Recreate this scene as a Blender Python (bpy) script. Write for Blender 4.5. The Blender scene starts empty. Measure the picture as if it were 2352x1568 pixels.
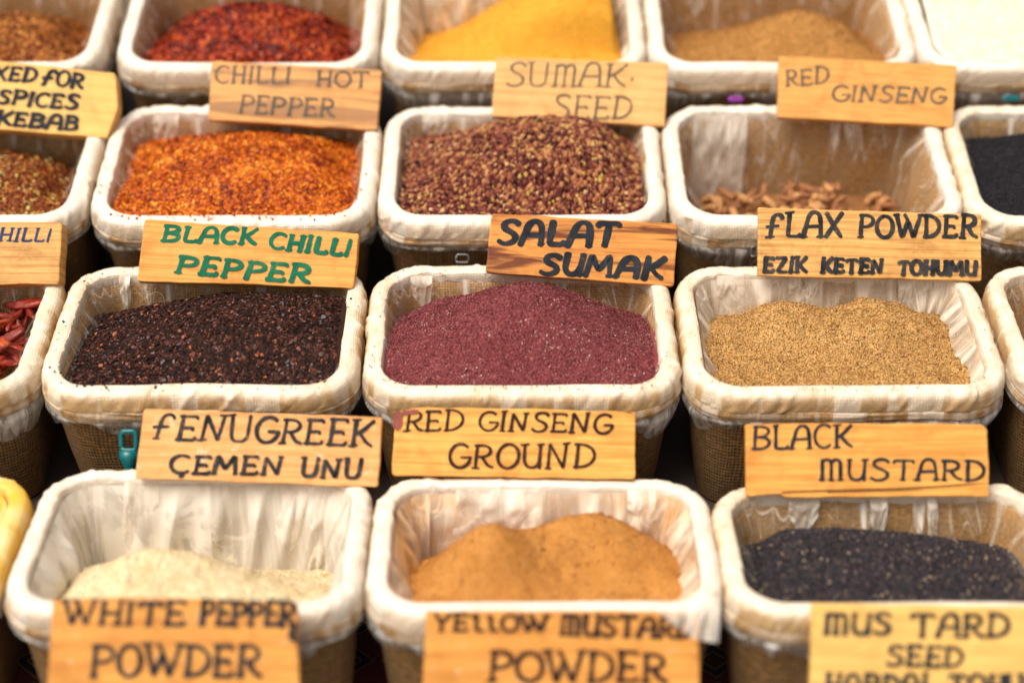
import bpy, math, random
import numpy as np
from mathutils import Vector, Matrix, Euler

SC = bpy.context.scene
C = SC.collection
PI = math.pi

# ------------------------------------------------------------------ camera
PITCH = math.radians(35)            # degrees the lens looks down
LENS = 60.0
CAM_Z = 1.70
FPX, PCX, PCY = 2352 * LENS / 36.0, 1176.0, 784.0     # reference measurements are on a 2352 px wide picture
cam_d = bpy.data.cameras.new('camera')
cam = bpy.data.objects.new('camera', cam_d); C.objects.link(cam)
cam.location = (0, 0, CAM_Z)
cam.rotation_euler = (PI / 2 - PITCH, 0, 0)
cam_d.lens = LENS; cam_d.sensor_width = 36; cam_d.sensor_fit = 'HORIZONTAL'
cam_d.clip_start = 0.05; cam_d.clip_end = 200
cam_d.dof.use_dof = True
cam_d.dof.focus_distance = 1.83
cam_d.dof.aperture_fstop = 1.5
SC.camera = cam

# ------------------------------------------------------------------ light: bright overcast shade
SUN_EL, SUN_AZ = 66, 245            # degrees; azimuth measured like the sky's sun_rotation
w = bpy.data.worlds.new('World'); SC.world = w; w.use_nodes = True
nt = w.node_tree
bg = nt.nodes['Background']
sky = nt.nodes.new('ShaderNodeTexSky'); sky.sky_type = 'NISHITA'; sky.sun_disc = False
sky.sun_elevation = math.radians(SUN_EL); sky.sun_rotation = math.radians(SUN_AZ)
sky.dust_density = 6.0; sky.air_density = 1.0; sky.ozone_density = 1.0
hs = nt.nodes.new('ShaderNodeHueSaturation'); hs.inputs['Saturation'].default_value = 0.25
nt.links.new(sky.outputs[0], hs.inputs['Color']); wt = nt.nodes.new('ShaderNodeMix'); wt.data_type = 'RGBA'; wt.blend_type = 'MULTIPLY'; wt.inputs[0].default_value = 1
wt.inputs[7].default_value = (1.0, .94, .86, 1)
nt.links.new(hs.outputs[0], wt.inputs[6]); nt.links.new(wt.outputs[2], bg.inputs[0])
bg.inputs[1].default_value = 0.075
sun_d = bpy.data.lights.new('sun', 'SUN'); sun_d.energy = 1.35; sun_d.angle = math.radians(38)
sun_d.color = (1.0, 0.91, 0.79)
sun = bpy.data.objects.new('sun', sun_d); C.objects.link(sun)
az = math.radians(SUN_AZ); el = math.radians(SUN_EL)
sd = Vector((math.sin(az) * math.cos(el), math.cos(az) * math.cos(el), math.sin(el)))
sun.rotation_euler = sd.to_track_quat('Z', 'Y').to_euler()
vs = SC.view_settings
vs.view_transform = 'Standard'; vs.look = 'None'; vs.gamma = 1.0; vs.use_curve_mapping = False
vs.exposure = 1.08
SC.cycles.use_denoising = True
SC.cycles.max_bounces = 8; SC.cycles.transparent_max_bounces = 12
SC.cycles.diffuse_bounces = 4; SC.cycles.glossy_bounces = 2; SC.cycles.transmission_bounces = 2
SC.cycles.caustics_reflective = False; SC.cycles.caustics_refractive = False

# ------------------------------------------------------------------ picture <-> place
CP, SP = math.cos(PITCH), math.sin(PITCH)
CAM = Vector((0, 0, CAM_Z))
def ray(px, py):
    a, b = (px - PCX) / FPX, (py - PCY) / FPX
    return Vector((a, CP - b * SP, -(SP + b * CP)))
def proj(p):
    d = p - CAM
    Z = d.y * CP - d.z * SP
    return PCX + FPX * d.x / Z, PCY + FPX * (-(d.y * SP + d.z * CP)) / Z
def hit(px, py, o, n):
    r = ray(px, py)
    return CAM + r * ((o - CAM).dot(n) / r.dot(n))

# ------------------------------------------------------------------ numpy noise
def _h(ix, iy, s):
    n = (ix.astype(np.int64) * 374761393 + iy.astype(np.int64) * 668265263 + s * 974634777) & 0x7fffffff
    n = ((n ^ (n >> 13)) * 1274126177) & 0x7fffffff
    n = ((n ^ (n >> 15)) * 2246822519) & 0x7fffffff
    return (n & 0xffff) / 65535.0
def vn(x, y, s=0):
    x = np.asarray(x, float); y = np.asarray(y, float)
    ix, iy = np.floor(x), np.floor(y); fx, fy = x - ix, y - iy
    fx = fx * fx * (3 - 2 * fx); fy = fy * fy * (3 - 2 * fy)
    a, b = _h(ix, iy, s), _h(ix + 1, iy, s); c, d = _h(ix, iy + 1, s), _h(ix + 1, iy + 1, s)
    return (a + (b - a) * fx) * (1 - fy) + (c + (d - c) * fx) * fy
def fbm(x, y, s=0, o=4, g=0.5):
    v = 0; a = 1; t = 0
    for k in range(o):
        v = v + a * vn(x * 2 ** k + 17.3 * k, y * 2 ** k - 9.1 * k, s + k); t += a; a *= g
    return v / t

# ------------------------------------------------------------------ object helpers
def mesh_obj(name, V, F, mats, parent=None, uv=None, smooth=True, mi=None):
    me = bpy.data.meshes.new(name)
    V = np.asarray(V, np.float32)
    if isinstance(F, np.ndarray):
        n, k = F.shape
        me.vertices.add(len(V)); me.vertices.foreach_set('co', V.ravel())
        me.loops.add(n * k); me.loops.foreach_set('vertex_index', F.astype(np.int32).ravel())
        me.polygons.add(n); me.polygons.foreach_set('loop_start', np.arange(0, n * k, k, dtype=np.int32))
        me.update(calc_edges=True); me.validate()
    else:
        me.from_pydata([tuple(map(float, v)) for v in V], [], F)
    for m in (mats if isinstance(mats, (list, tuple)) else [mats]): me.materials.append(m)
    me.polygons.foreach_set('use_smooth', [smooth] * len(me.polygons) if isinstance(smooth, bool) else smooth)
    if mi is not None: me.polygons.foreach_set('material_index', np.asarray(mi, np.int32))
    if uv is not None:
        lay = me.uv_layers.new(name='UVMap')
        idx = np.empty(len(me.loops), np.int32); me.loops.foreach_get('vertex_index', idx)
        lay.data.foreach_set('uv', np.asarray(uv, np.float32)[idx].ravel())
    me.update()
    o = bpy.data.objects.new(name, me); C.objects.link(o)
    if parent is not None: o.parent = parent
    return o
def tag(o, label=None, cat=None, group=None, kind=None):
    if label: o['label'] = label
    if cat: o['category'] = cat
    if group: o['group'] = group
    if kind: o['kind'] = kind
    return o
def empty(name, M):
    o = bpy.data.objects.new(name, None); C.objects.link(o); o.matrix_world = M; o.empty_display_size = 0.02
    return o
def crom(P, n):
    P = np.asarray(P, float); m = len(P)
    t = np.linspace(0, m - 1, n); i = np.clip(np.floor(t).astype(int), 0, m - 2); f = (t - i)[:, None]
    Q = np.vstack([2 * P[0] - P[1], P, 2 * P[-1] - P[-2]])
    a, b, c, d = Q[i], Q[i + 1], Q[i + 2], Q[i + 3]
    return 0.5 * ((2 * b) + (-a + c) * f + (2 * a - 5 * b + 4 * c - d) * f ** 2 + (-a + 3 * b - 3 * c + d) * f ** 3)
def grid_faces(nu, nv, wrap=True):
    u = np.arange(nu if wrap else nu - 1); v = np.arange(nv - 1)
    U, Vv = np.meshgrid(u, v, indexing='ij')
    U2 = (U + 1) % nu
    return np.stack([U * nv + Vv, U2 * nv + Vv, U2 * nv + Vv + 1, U * nv + Vv + 1], -1).reshape(-1, 4)
def tube(P, R, k=10):
    """closed tapered tube through points P with radii R"""
    P = np.asarray(P, float); n = len(P)
    T = np.gradient(P, axis=0); T /= np.linalg.norm(T, axis=1)[:, None] + 1e-9
    V = []
    up = np.array([0.13, 0.21, 0.97])
    for i in range(n):
        a = np.cross(T[i], up); a /= np.linalg.norm(a) + 1e-9; b = np.cross(T[i], a)
        for j in range(k):
            an = 2 * PI * j / k
            V.append(P[i] + R[i] * (math.cos(an) * a + math.sin(an) * b))
    F = [[i * k + j, i * k + (j + 1) % k, (i + 1) * k + (j + 1) % k, (i + 1) * k + j] for i in range(n - 1) for j in range(k)]
    F.append(list(range(k))[::-1]); F.append([(n - 1) * k + j for j in range(k)])
    return V, F

# ------------------------------------------------------------------ materials
class NT:
    def __init__(s, name):
        s.m = bpy.data.materials.new(name); s.m.use_nodes = True; s.t = s.m.node_tree
        s.b = s.t.nodes['Principled BSDF']; s.out = s.t.nodes['Material Output']
    def n(s, typ, **kw):
        x = s.t.nodes.new(typ)
        for k, v in kw.items(): setattr(x, k, v)
        return x
    def l(s, a, b): s.t.links.new(a, b)
    def val(s, sock, v):
        if isinstance(v, bpy.types.NodeSocket): s.l(v, sock)
        else: sock.default_value = v
    def math(s, op, a, b=0.0, c=None, clamp=False):
        x = s.n('ShaderNodeMath', operation=op, use_clamp=clamp)
        s.val(x.inputs[0], a); s.val(x.inputs[1], b)
        if c is not None: s.val(x.inputs[2], c)
        return x.outputs[0]
    def mix(s, f, a, b, blend='MIX'):
        x = s.n('ShaderNodeMix', data_type='RGBA', blend_type=blend)
        s.val(x.inputs[0], f)
        for i, v in ((6, a), (7, b)):
            if not isinstance(v, bpy.types.NodeSocket) and len(v) == 3: v = (*v, 1)
            s.val(x.inputs[i], v)
        return x.outputs[2]
    def coord(s, kind='Object', scale=(1, 1, 1)):
        c = s.n('ShaderNodeTexCoord'); mp = s.n('ShaderNodeMapping'); mp.inputs['Scale'].default_value = scale
        s.l(c.outputs[kind], mp.inputs[0]); return mp.outputs[0]
    def noise(s, vec, scale, detail=4, rough=0.55, dist=0.0):
        x = s.n('ShaderNodeTexNoise'); s.l(vec, x.inputs['Vector'])
        x.inputs['Scale'].default_value = scale; x.inputs['Detail'].default_value = detail
        x.inputs['Roughness'].default_value = rough; x.inputs['Distortion'].default_value = dist
        return x.outputs['Fac']
    def rng(s, v, a, b, c=0.0, d=1.0):
        x = s.n('ShaderNodeMapRange'); s.val(x.inputs[0], v)
        for i, q in enumerate((a, b, c, d)): s.val(x.inputs[i + 1], q)
        return x.outputs[0]
    def ramp(s, f, stops, interp='LINEAR'):
        x = s.n('ShaderNodeValToRGB'); x.color_ramp.interpolation = interp
        e = x.color_ramp.elements
        while len(e) < len(stops): e.new(0.5)
        for k, (p, c) in enumerate(stops): e[k].position = p; e[k].color = (*c, 1)
        s.val(x.inputs[0], f); return x.outputs[0]
    def bump(s, h, strength, dist):
        x = s.n('ShaderNodeBump'); x.inputs['Strength'].default_value = strength; x.inputs['Distance'].default_value = dist
        s.l(h, x.inputs['Height']); s.l(x.outputs[0], s.b.inputs['Normal']); return x
    def set(s, **kw):
        for k, v in kw.items():
            k = {'col': 'Base Color', 'rough': 'Roughness', 'spec': 'Specular IOR Level', 'alpha': 'Alpha', 'coat': 'Coat Weight',
                 'coatr': 'Coat Roughness', 'sheen': 'Sheen Weight', 'metal': 'Metallic'}[k]
            if not isinstance(v, bpy.types.NodeSocket) and k == 'Base Color' and len(v) == 3: v = (*v, 1)
            s.val(s.b.inputs[k], v)
        return s.m

def weave(g, uv, per, wob=0.25):
    """thread height of a plain weave, 0 in the holes, and a per-thread shade"""
    n1 = g.n('ShaderNodeTexNoise'); g.l(uv, n1.inputs['Vector']); n1.inputs['Scale'].default_value = 0.35 / per * 0.4
    n1.inputs['Detail'].default_value = 3
    va = g.n('ShaderNodeVectorMath', operation='SCALE'); g.l(n1.outputs['Color'], va.inputs[0]); va.inputs['Scale'].default_value = per * wob * 7
    vb = g.n('ShaderNodeVectorMath', operation='ADD'); g.l(uv, vb.inputs[0]); g.l(va.outputs[0], vb.inputs[1])
    sp = g.n('ShaderNodeSeparateXYZ'); g.l(vb.outputs[0], sp.inputs[0])
    k = PI / per
    a = g.math('SINE', g.math('MULTIPLY', sp.outputs[0], k)); b = g.math('SINE', g.math('MULTIPLY', sp.outputs[1], k))
    h = g.math('MAXIMUM', g.math('ABSOLUTE', a), g.math('ABSOLUTE', b))
    chk = g.math('MULTIPLY', g.math('SINE', g.math('MULTIPLY', sp.outputs[0], k * .5)), g.math('SINE', g.math('MULTIPLY', sp.outputs[1], k * .5)))
    return h, chk

def mat_burlap(name, light=(.52, .33, .14), dark=(.10, .052, .018), film=0.25, per=.0026, coat=0.3, bump=.5):
    g = NT(name); uv = g.coord('UV')
    h, chk = weave(g, uv, per)
    thr = g.noise(g.coord('UV', (.55, 1, 1)), .8 / per, 3)
    base = g.mix(g.rng(thr, .35, .65), tuple(x * .5 for x in light), tuple(x * 1.1 for x in light))
    base = g.mix(g.rng(g.noise(uv, 30, 4, .65), .4, .7, 0, .45), base, tuple(x * .45 for x in light))
    base = g.mix(g.rng(g.math('ABSOLUTE', chk), .0, .8, .25, 0), base, dark)
    c = g.mix(g.rng(h, .45, .9), dark, base)
    big = g.noise(uv, 14, 4, .6)
    st = g.noise(g.coord('UV', (55, 9, 1)), 1.0, 5, .6, .6)
    f = g.math('MULTIPLY', g.rng(g.math('ADD', g.math('MULTIPLY', big, .5), g.math('MULTIPLY', st, .5)), .48, .64), film, clamp=True)
    pat = g.noise(g.coord('UV', (26, 3, 1)), 1.0, 2, .4)
    f = g.math('MAXIMUM', f, g.math('MULTIPLY', g.rng(pat, .50, .53, 0, 1), film))
    c = g.mix(f, c, (.82, .74, .63))
    g.bump(h, bump, .0016)
    return g.set(col=c, rough=.75, coat=coat, coatr=.3)

def mat_rim(name, cream=(.80, .735, .64), tan=(.52, .34, .16), amt=.5, stain=None):
    g = NT(name); uv = g.coord('UV')
    h, chk = weave(g, uv, .0030)
    n1 = g.noise(uv, 22, 5, .62, .4); n2 = g.noise(g.coord('UV', (1, 3, 1)), 70, 4, .6)
    f = g.math('MULTIPLY', g.rng(g.math('ADD', g.math('MULTIPLY', n1, .65), g.math('MULTIPLY', n2, .35)), .46, .66), amt, clamp=True)
    sp = g.n('ShaderNodeSeparateXYZ'); g.l(uv, sp.inputs[0])
    low = g.rng(g.math('ADD', sp.outputs[1], g.math('MULTIPLY', g.math('SUBTRACT', n1, .5), .035)), .027, .042)
    pat = g.noise(g.coord('UV', (26, 3, 1)), 1.0, 2, .4)
    low = g.math('MULTIPLY', low, g.rng(pat, .50, .53, amt * 1.3, amt * .3), clamp=True)
    f = g.math('MAXIMUM', f, low)
    f2 = g.math('MULTIPLY', g.rng(h, .5, .95, 1, 0), .55)
    c = g.mix(f, cream, tan)
    c = g.mix(f2, c, tan)
    spk = g.noise(uv, 420, 2)
    c = g.mix(g.rng(spk, .70, .78, 0, .5), c, (.38, .22, .10))
    if stain:
        sn = g.noise(uv, 9, 4, .6)
        c = g.mix(g.rng(sn, .42, .6, 0, .9), c, stain)
    hh = g.math('ADD', g.math('MULTIPLY', h, .5), g.noise(g.coord('UV', (1, .6, 1)), 190, 5, .65))
    g.bump(hh, .6, .0016)
    return g.set(col=c, rough=.5, coat=.25, coatr=.35)

def mat_film(name, base=.10, streak=.75, col=(.93, .90, .86), thr=(.55, .70), sx=38, sy=7, tint=None, cap=.92):
    g = NT(name); uv = g.coord('UV')
    st = g.noise(g.coord('UV', (sx, sy, 1)), 1.0, 5, .55, 1.2)
    bl = g.noise(uv, 16, 4, .6, .8)
    f = g.math('ADD', base, g.math('MULTIPLY', g.rng(st, thr[0], thr[1]), streak))
    f = g.math('ADD', f, g.math('MULTIPLY', g.rng(bl, .5, .75), base * 1.6 + .05))
    cn = g.noise(g.coord('UV', (13, 6, 1)), 1.0, 2, .45, 1.6); c2 = g.noise(g.coord('UV', (30, 12, 1)), 1.0, 1, .4, .8)
    for q, wdt, amt in ((cn, .010, .55), (c2, .012, .35)):
        ln = g.rng(g.math('ABSOLUTE', g.math('SUBTRACT', q, .5)), 0, wdt, 1, 0)  # thin white crease lines, highlights of the folds painted into the opacity
        f = g.math('ADD', f, g.math('MULTIPLY', g.math('MULTIPLY', ln, g.rng(bl, .42, .62)), amt))
    f = g.math('MINIMUM', f, cap)
    c = col
    if tint: c = g.mix(g.rng(g.noise(uv, 11, 4, .6), .38, .62), col, tint)
    g.bump(g.math('ADD', g.math('MULTIPLY', cn, 1.5), c2), .5, .004)
    m = g.set(col=c, rough=.38, alpha=f, spec=.4)
    m.surface_render_method = 'DITHERED'
    return m

def mat_grain(name, stops, rough=.7, spec=.3, coat=0.0, mottle=0.0):
    g = NT(name)
    geo = g.n('ShaderNodeNewGeometry')
    f = geo.outputs['Random Per Island']
    if mottle:
        f = g.math('ADD', f, g.math('MULTIPLY', g.math('SUBTRACT', g.noise(g.coord('Object'), 24, 4, .65), .5), mottle), clamp=True)
    c = g.ramp(f, stops, 'LINEAR')
    n = g.noise(g.coord('Object'), 1400, 2)
    c = g.mix(g.rng(n, .3, .7, .35, 0), c, (.02, .012, .01))
    return g.set(col=c, rough=rough, spec=spec * .35, coat=coat)

def mat_powder(name, a, b, fine=900, fb=.7, dark=None):
    g = NT(name); co = g.coord('Object')
    n1 = g.noise(co, 38, 5, .65); n2 = g.noise(co, fine, 3, .7)
    c = g.mix(g.rng(n1, .35, .65), a, b)
    c = g.mix(g.rng(n2, .3, .7, .30, 0), c, tuple(x * .55 for x in a))
    if dark: c = g.mix(g.rng(g.noise(co, fine * .45, 2), .64, .72, 0, .7), c, dark)
    g.bump(g.math('ADD', n2, g.math('MULTIPLY', g.noise(co, 200, 4, .6), 1.5)), fb, .0015)
    return g.set(col=c, rough=.95, spec=.15)

def mat_wood(name, light, dark, ringscale=1.0, stain=None, stain_amt=.0, gloss=.42, wavy=1.0, seed=0.0, pale=None):
    g = NT(name)
    c0 = g.n('ShaderNodeTexCoord'); mp = g.n('ShaderNodeMapping'); mp.inputs['Location'].default_value = (seed, seed * 1.7, 0)
    g.l(c0.outputs['Object'], mp.inputs[0]); co = mp.outputs[0]
    st = g.n('ShaderNodeMapping'); st.inputs['Scale'].default_value = (1.0, 9.0, 9.0); g.l(co, st.inputs[0])
    dis = g.noise(st.outputs[0], 5 * wavy, 3, .5)
    sp = g.n('ShaderNodeSeparateXYZ'); g.l(co, sp.inputs[0])
    v = g.math('ADD', g.math('MULTIPLY', sp.outputs[1], 260 * ringscale), g.math('MULTIPLY', dis, 9.0 * wavy))
    ring = g.math('POWER', g.math('ADD', .5, g.math('MULTIPLY', g.math('SINE', v), .5)), 3)
    fib = g.n('ShaderNodeMapping'); fib.inputs['Scale'].default_value = (14, 420, 420); g.l(co, fib.inputs[0])
    fb = g.noise(fib.outputs[0], 1.0, 4, .6)
    c = g.mix(g.math('MULTIPLY', ring, .46), light, dark)
    c = g.mix(g.rng(fb, .40, .62, 0, .55), c, dark)
    bl = g.noise(co, 16, 4, .6)
    c = g.mix(g.rng(bl, .4, .7, 0, .35), c, tuple(min(1, x * 1.25) for x in light))
    if stain:
        sn = g.noise(st.outputs[0], 4.0, 4, .6, 1.0)
        c = g.mix(g.math('MULTIPLY', g.rng(sn, .50, .58), stain_amt), c, stain)
    dn = g.noise(co, 24, 5, .7, .5)
    c = g.mix(g.rng(dn, .50, .70, 0, .55), c, tuple(x * .9 for x in dark))
    sc = g.noise(g.coord('Object', (1, 1, 1)), 260, 3, .6)
    c = g.mix(g.rng(sc, .68, .75, 0, .5), c, (.30, .12, .04))
    if pale: c = g.mix(g.rng(g.noise(co, 60, 4, .7), .6, .7, 0, .6), c, pale)
    g.bump(g.math('ADD', ring, fb), .15, .0008)
    return g.set(col=c, rough=gloss, spec=.22)

def mat_paint(name, col, wear=.35, light=None):
    g = NT(name); co = g.coord('Object')
    n = g.noise(co, 330, 5, .7); b = g.noise(co, 45, 4, .6)
    c = g.mix(g.rng(b, .35, .7), col, light or tuple(x * 1.6 + .004 for x in col))
    a = g.math('SUBTRACT', 1.0, g.math('MULTIPLY', g.rng(g.math('ADD', g.math('MULTIPLY', n, .6), g.math('MULTIPLY', b, .4)), .52, .66), wear))
    m = g.set(col=c, rough=.6, spec=.1, alpha=a); return m

def mat_plain(name, col, rough=.5, metal=0.0, nz=.25):
    g = NT(name); n = g.noise(g.coord('Object'), 90, 4, .6)
    return g.set(col=g.mix(g.rng(n, .3, .7, 0, nz), col, tuple(x * .5 for x in col)), rough=rough, metal=metal)

M_RIM = mat_rim('cream_cloth_rim', cream=(.85, .77, .645), amt=.75)
M_RIMW = mat_rim('white_cloth_rim', cream=(.86, .81, .73), amt=.38)
M_RIMY = mat_rim('yellow_stained_rim', cream=(.84, .72, .42), tan=(.80, .50, .05), amt=.7, stain=(.84, .46, .01))
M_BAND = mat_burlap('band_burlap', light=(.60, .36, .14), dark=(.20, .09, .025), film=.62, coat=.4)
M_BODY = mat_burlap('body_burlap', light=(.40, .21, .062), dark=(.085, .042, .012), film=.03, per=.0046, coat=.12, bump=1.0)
M_LINE = mat_burlap('lining_burlap', light=(.66, .36, .105), dark=(.18, .08, .02), coat=.04, film=.06, per=.0029)
M_LINEP = mat_burlap('pale_lining_burlap', light=(.66, .42, .17), dark=(.24, .12, .035), coat=.04, film=.4, per=.0029)
M_WRAP = mat_film('wrap_film', base=.12, streak=.5, thr=(.48, .66), sx=60, sy=30)
FILM = {
 'clear': mat_film('clear_film', .03, .6, col=(.90, .84, .75), thr=(.60, .74)),
 'soft': mat_film('soft_film', .04, .5, col=(.90, .83, .73), thr=(.57, .72)),
 'milky': mat_film('milky_film', .26, .55, thr=(.48, .66), col=(.86, .76, .63)),
 'white': mat_film('white_film', .58, .34, col=(.72, .665, .58), cap=.97, thr=(.4, .6)),
 'tan': mat_film('dusty_film', .45, .45, col=(.86, .74, .62), tint=(.72, .42, .17), thr=(.46, .66)),
 'yellow': mat_film('yellow_film', .75, .25, col=(.90, .76, .40), tint=(.85, .42, .01), thr=(.46, .66)),
}

# ------------------------------------------------------------------ the baskets
W_OUT, RC = .33, .056
ROWS = {  # front crest Y, z (camera-relative), tilt degrees, depth, front px width
 1: (1.113, -1.078, -4.0, .206), 2: (1.381, -1.034, 3.0, .233), 3: (1.645, -.992, 8.0, .237), 4: (1.891, -.922, 10.0, .235)}
BODY_H = .17
DEPTH = {'1L': .230, '1M': .216, '1FL': .222}       # a few baskets are deeper than their row
def row_frame(r, key=None):
    Y, z, t, D = ROWS[r]
    D = DEPTH.get(key, D)
    R = Matrix.Rotation(math.radians(t), 4, 'X')
    return Matrix.Translation((0, Y, z + CAM_Z)) @ R @ Matrix.Translation((0, D / 2, 0)), D
def path(hw, hd, r, step=.0026):
    """rounded rectangle from the middle of the back, points, normals, arc length"""
    P = []; N = []
    def seg(a, b, n):
        L = math.dist(a, b); k = max(2, int(L / step))
        for i in range(k): P.append((a[0] + (b[0] - a[0]) * i / k, a[1] + (b[1] - a[1]) * i / k)); N.append(n)
    def arc(cx, cy, a0, a1):
        k = max(6, int(r * abs(a1 - a0) / step))
        for i in range(k):
            a = a0 + (a1 - a0) * i / k; P.append((cx + r * math.cos(a), cy + r * math.sin(a))); N.append((math.cos(a), math.sin(a)))
    x, y = hw - r, hd - r
    seg((0, hd), (x, hd), (0, 1)); arc(x, y, PI / 2, 0); seg((hw, y), (hw, -y), (1, 0)); arc(x, -y, 0, -PI / 2)
    seg((x, -hd), (-x, -hd), (0, -1)); arc(-x, -y, -PI / 2, -PI); seg((-hw, -y), (-hw, y), (-1, 0)); arc(-x, y, PI, PI / 2)
    seg((-x, hd), (0, hd), (0, 1))
    P.append(P[0]); N.append(N[0])
    P = np.array(P); N = np.array(N)
    S = np.concatenate([[0], np.cumsum(np.linalg.norm(np.diff(P, axis=0), axis=1))])
    return P, N, S
def sweep(name, PN, prof, n, mat, parent, disp=None, seed=0, cap=None):
    P, N, S = PN
    pr = crom(prof, n)
    vlen = np.concatenate([[0], np.cumsum(np.linalg.norm(np.diff(pr, axis=0), axis=1))])
    o = np.repeat(pr[None, :, 0], len(P), 0); z = np.repeat(pr[None, :, 1], len(P), 0)
    s2 = np.repeat(S[:, None], n, 1); v2 = np.repeat(vlen[None], len(P), 0)
    if disp is not None:
        do, dz = disp(s2, v2, P, N); o = o + do; z = z + dz
    x = P[:, 0:1] + N[:, 0:1] * o; y = P[:, 1:2] + N[:, 1:2] * o
    V = np.stack([x, y, z], -1).reshape(-1, 3)
    F = grid_faces(len(P), n, False)
    return mesh_obj(name, V, F, mat, parent, uv=np.stack([s2, v2], -1).reshape(-1, 2))
def inner_off(z): return -.0265 + .13 * min(z, 0) if np.isscalar(z) else -.0265 + .13 * np.minimum(z, 0)

BASK = {}
def basket(key, row, xl, xr, label, film='soft', rim=None, lining=None, seed=0, rot=0.0, fold=1.0, group=None):
    M, D = row_frame(row, key)
    Yf, zf, t, _ = ROWS[row]
    # distance of the widest part of the front
    pt = M @ Vector((0, -D / 2 + .045, 0)) - CAM
    Zw = pt.y * CP - pt.z * SP
    X = ((xl + xr) / 2 - PCX) / FPX * Zw; Wd = (xr - xl) / FPX * Zw
    M = Matrix.Translation((X, 0, 0)) @ M @ Matrix.Rotation(math.radians(rot), 4, 'Z')
    BASK[key] = (M, Wd, D)
    root = empty('spice_basket', M); tag(root, label, 'basket', group or 'burlap lined spice baskets on the stall')
    PN = path(Wd / 2, D / 2, RC)
    Ltot = PN[2][-1]
    sd = seed * 31 + 5
    def per(s, f, v, s0):     # noise that closes round the rim
        a = 2 * PI * s / Ltot
        rr = f * Ltot / (2 * PI)
        return fbm(rr * np.cos(a) + 40, rr * np.sin(a) + 40 + v, sd + s0, 3)
    def d_rim(s, v, P, N):
        low = (per(s, 9, v * 0, 1) - .5) * .004
        lum = (per(s, 45, v * 40, 2) - .5) * .0012 + (per(s, 150, v * 130, 5) - .5) * .0010
        rg = 1 - np.abs(2 * per(s, 24, v * 16, 3) - 1); cr = (np.clip(rg - .86, 0, 1) / .14) ** 1.5 * .0022 * np.clip(per(s, 10, v * 0, 8) * 3 - 1, 0, 1)
        r2 = 1 - np.abs(2 * per(s + .012 * vn(v * 90, v * 0, sd), 36, v * 9, 4) - 1); cr = cr - (np.clip(r2 - .88, 0, 1) / .12) * .0011
        fine = (vn(s * 700, v * 300, sd) - .5) * .0003
        zz = (per(s, 7, v * 0, 6) - .5) * .005
        return low + lum + cr + fine, zz + (lum + cr) * .8
    def d_low(s, v, P, N):
        low = (per(s, 9, v * 0, 1) - .5) * .004
        lum = (per(s, 30, v * 55, 12) - .5) * .004
        hz = (vn(v * 330 + 3 * vn(s * 9, v * 0, sd), s * 6, sd + 9) - .5) * .002
        zz = (per(s, 7, v * 0, 6) - .5) * .005 + (per(s, 16, v * 0, 16) - .5) * .010 * np.clip(v / .02, 0, 1)
        return low + lum + hz, zz
    rp = [(-.0205, -.018), (-.0218, -.011), (-.0208, -.0032), (-.0185, -.0004), (-.0125, .0003), (-.0070, -.0008), (-.0030, -.0040), (-.0009, -.010), (0, -.0180), (-.0003, -.0212), (-.0035, -.0222)]
    sweep('rim', PN, rp, 44, rim or M_RIM, root, d_rim)
    sp = [(-.0030, -.0202), (.0002, -.0220), (.0009, -.0250), (.0010, -.030), (-.0006, -.0345), (-.0055, -.0375), (-.013, -.038)]
    sweep('burlap_band', PN, sp, 20, M_BAND, root, d_low)
    def d_wrap(s, v, P, N):
        t = np.clip(v / .02, 0, 1)
        rag = per(s, 12, v * 0, 21); sh = per(s, 55, v * 0, 22)
        return (rag - .55) * .010 * t + (sh - .5) * .007 * t, -(np.clip(rag - .42, 0, 1) * .085 + (sh - .5) * .010) * t
    sweep('plastic_wrap', PN, [(-.0005, -.0335), (.0015, -.037), (-.001, -.041), (-.004, -.044), (-.007, -.047)], 12, M_WRAP, root, d_wrap)
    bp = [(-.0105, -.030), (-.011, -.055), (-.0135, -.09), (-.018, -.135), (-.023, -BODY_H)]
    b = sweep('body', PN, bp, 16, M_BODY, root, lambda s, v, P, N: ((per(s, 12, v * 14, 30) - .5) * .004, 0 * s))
    # inner burlap and its floor
    lp = [(-.0195, -.009), (-.0245, -.020), (inner_off(-.04) + .0035, -.04), (inner_off(-.09) + .0035, -.09), (inner_off(-.155) + .0035, -.155)]
    sweep('lining', PN, lp, 14, lining or M_LINE, root)
    P, N, S = PN
    o = inner_off(-.15) + .004
    V = np.stack([P[:, 0] + N[:, 0] * o, P[:, 1] + N[:, 1] * o, np.full(len(P), -.15)], -1)
    mesh_obj('floor', np.vstack([V, [[0, 0, -.15]]]), [[i, (i + 1) % len(P), len(P)] for i in range(len(P))], lining or M_LINE, root, uv=np.vstack([V, [[0, 0, 0]]])[:, :2])
    # loose plastic sheet hanging inside with folds
    def d_film(s, v, P, N):
        t = np.clip(v / .03, 0, 1)
        rg = 1 - np.abs(2 * per(s + v * .25 * (vn(s * 5, v * 0, sd) - .5), 17, v * 4, 40) - 1)
        cr = (np.clip(rg - .72, 0, 1) / .28) ** 1.3 * .008 * fold
        lum = per(s, 20, v * 18, 44) * .004
        return -(cr + lum) * t - .0008, 0 * s
    fp = [(-.0222, -.007), (-.0262, -.018), (inner_off(-.04) - .001, -.04), (inner_off(-.09) - .001, -.09), (inner_off(-.148) - .001, -.148)]
    sweep('plastic_liner', PN, fp, 34, FILM[film], root, d_film)
    return root

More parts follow.
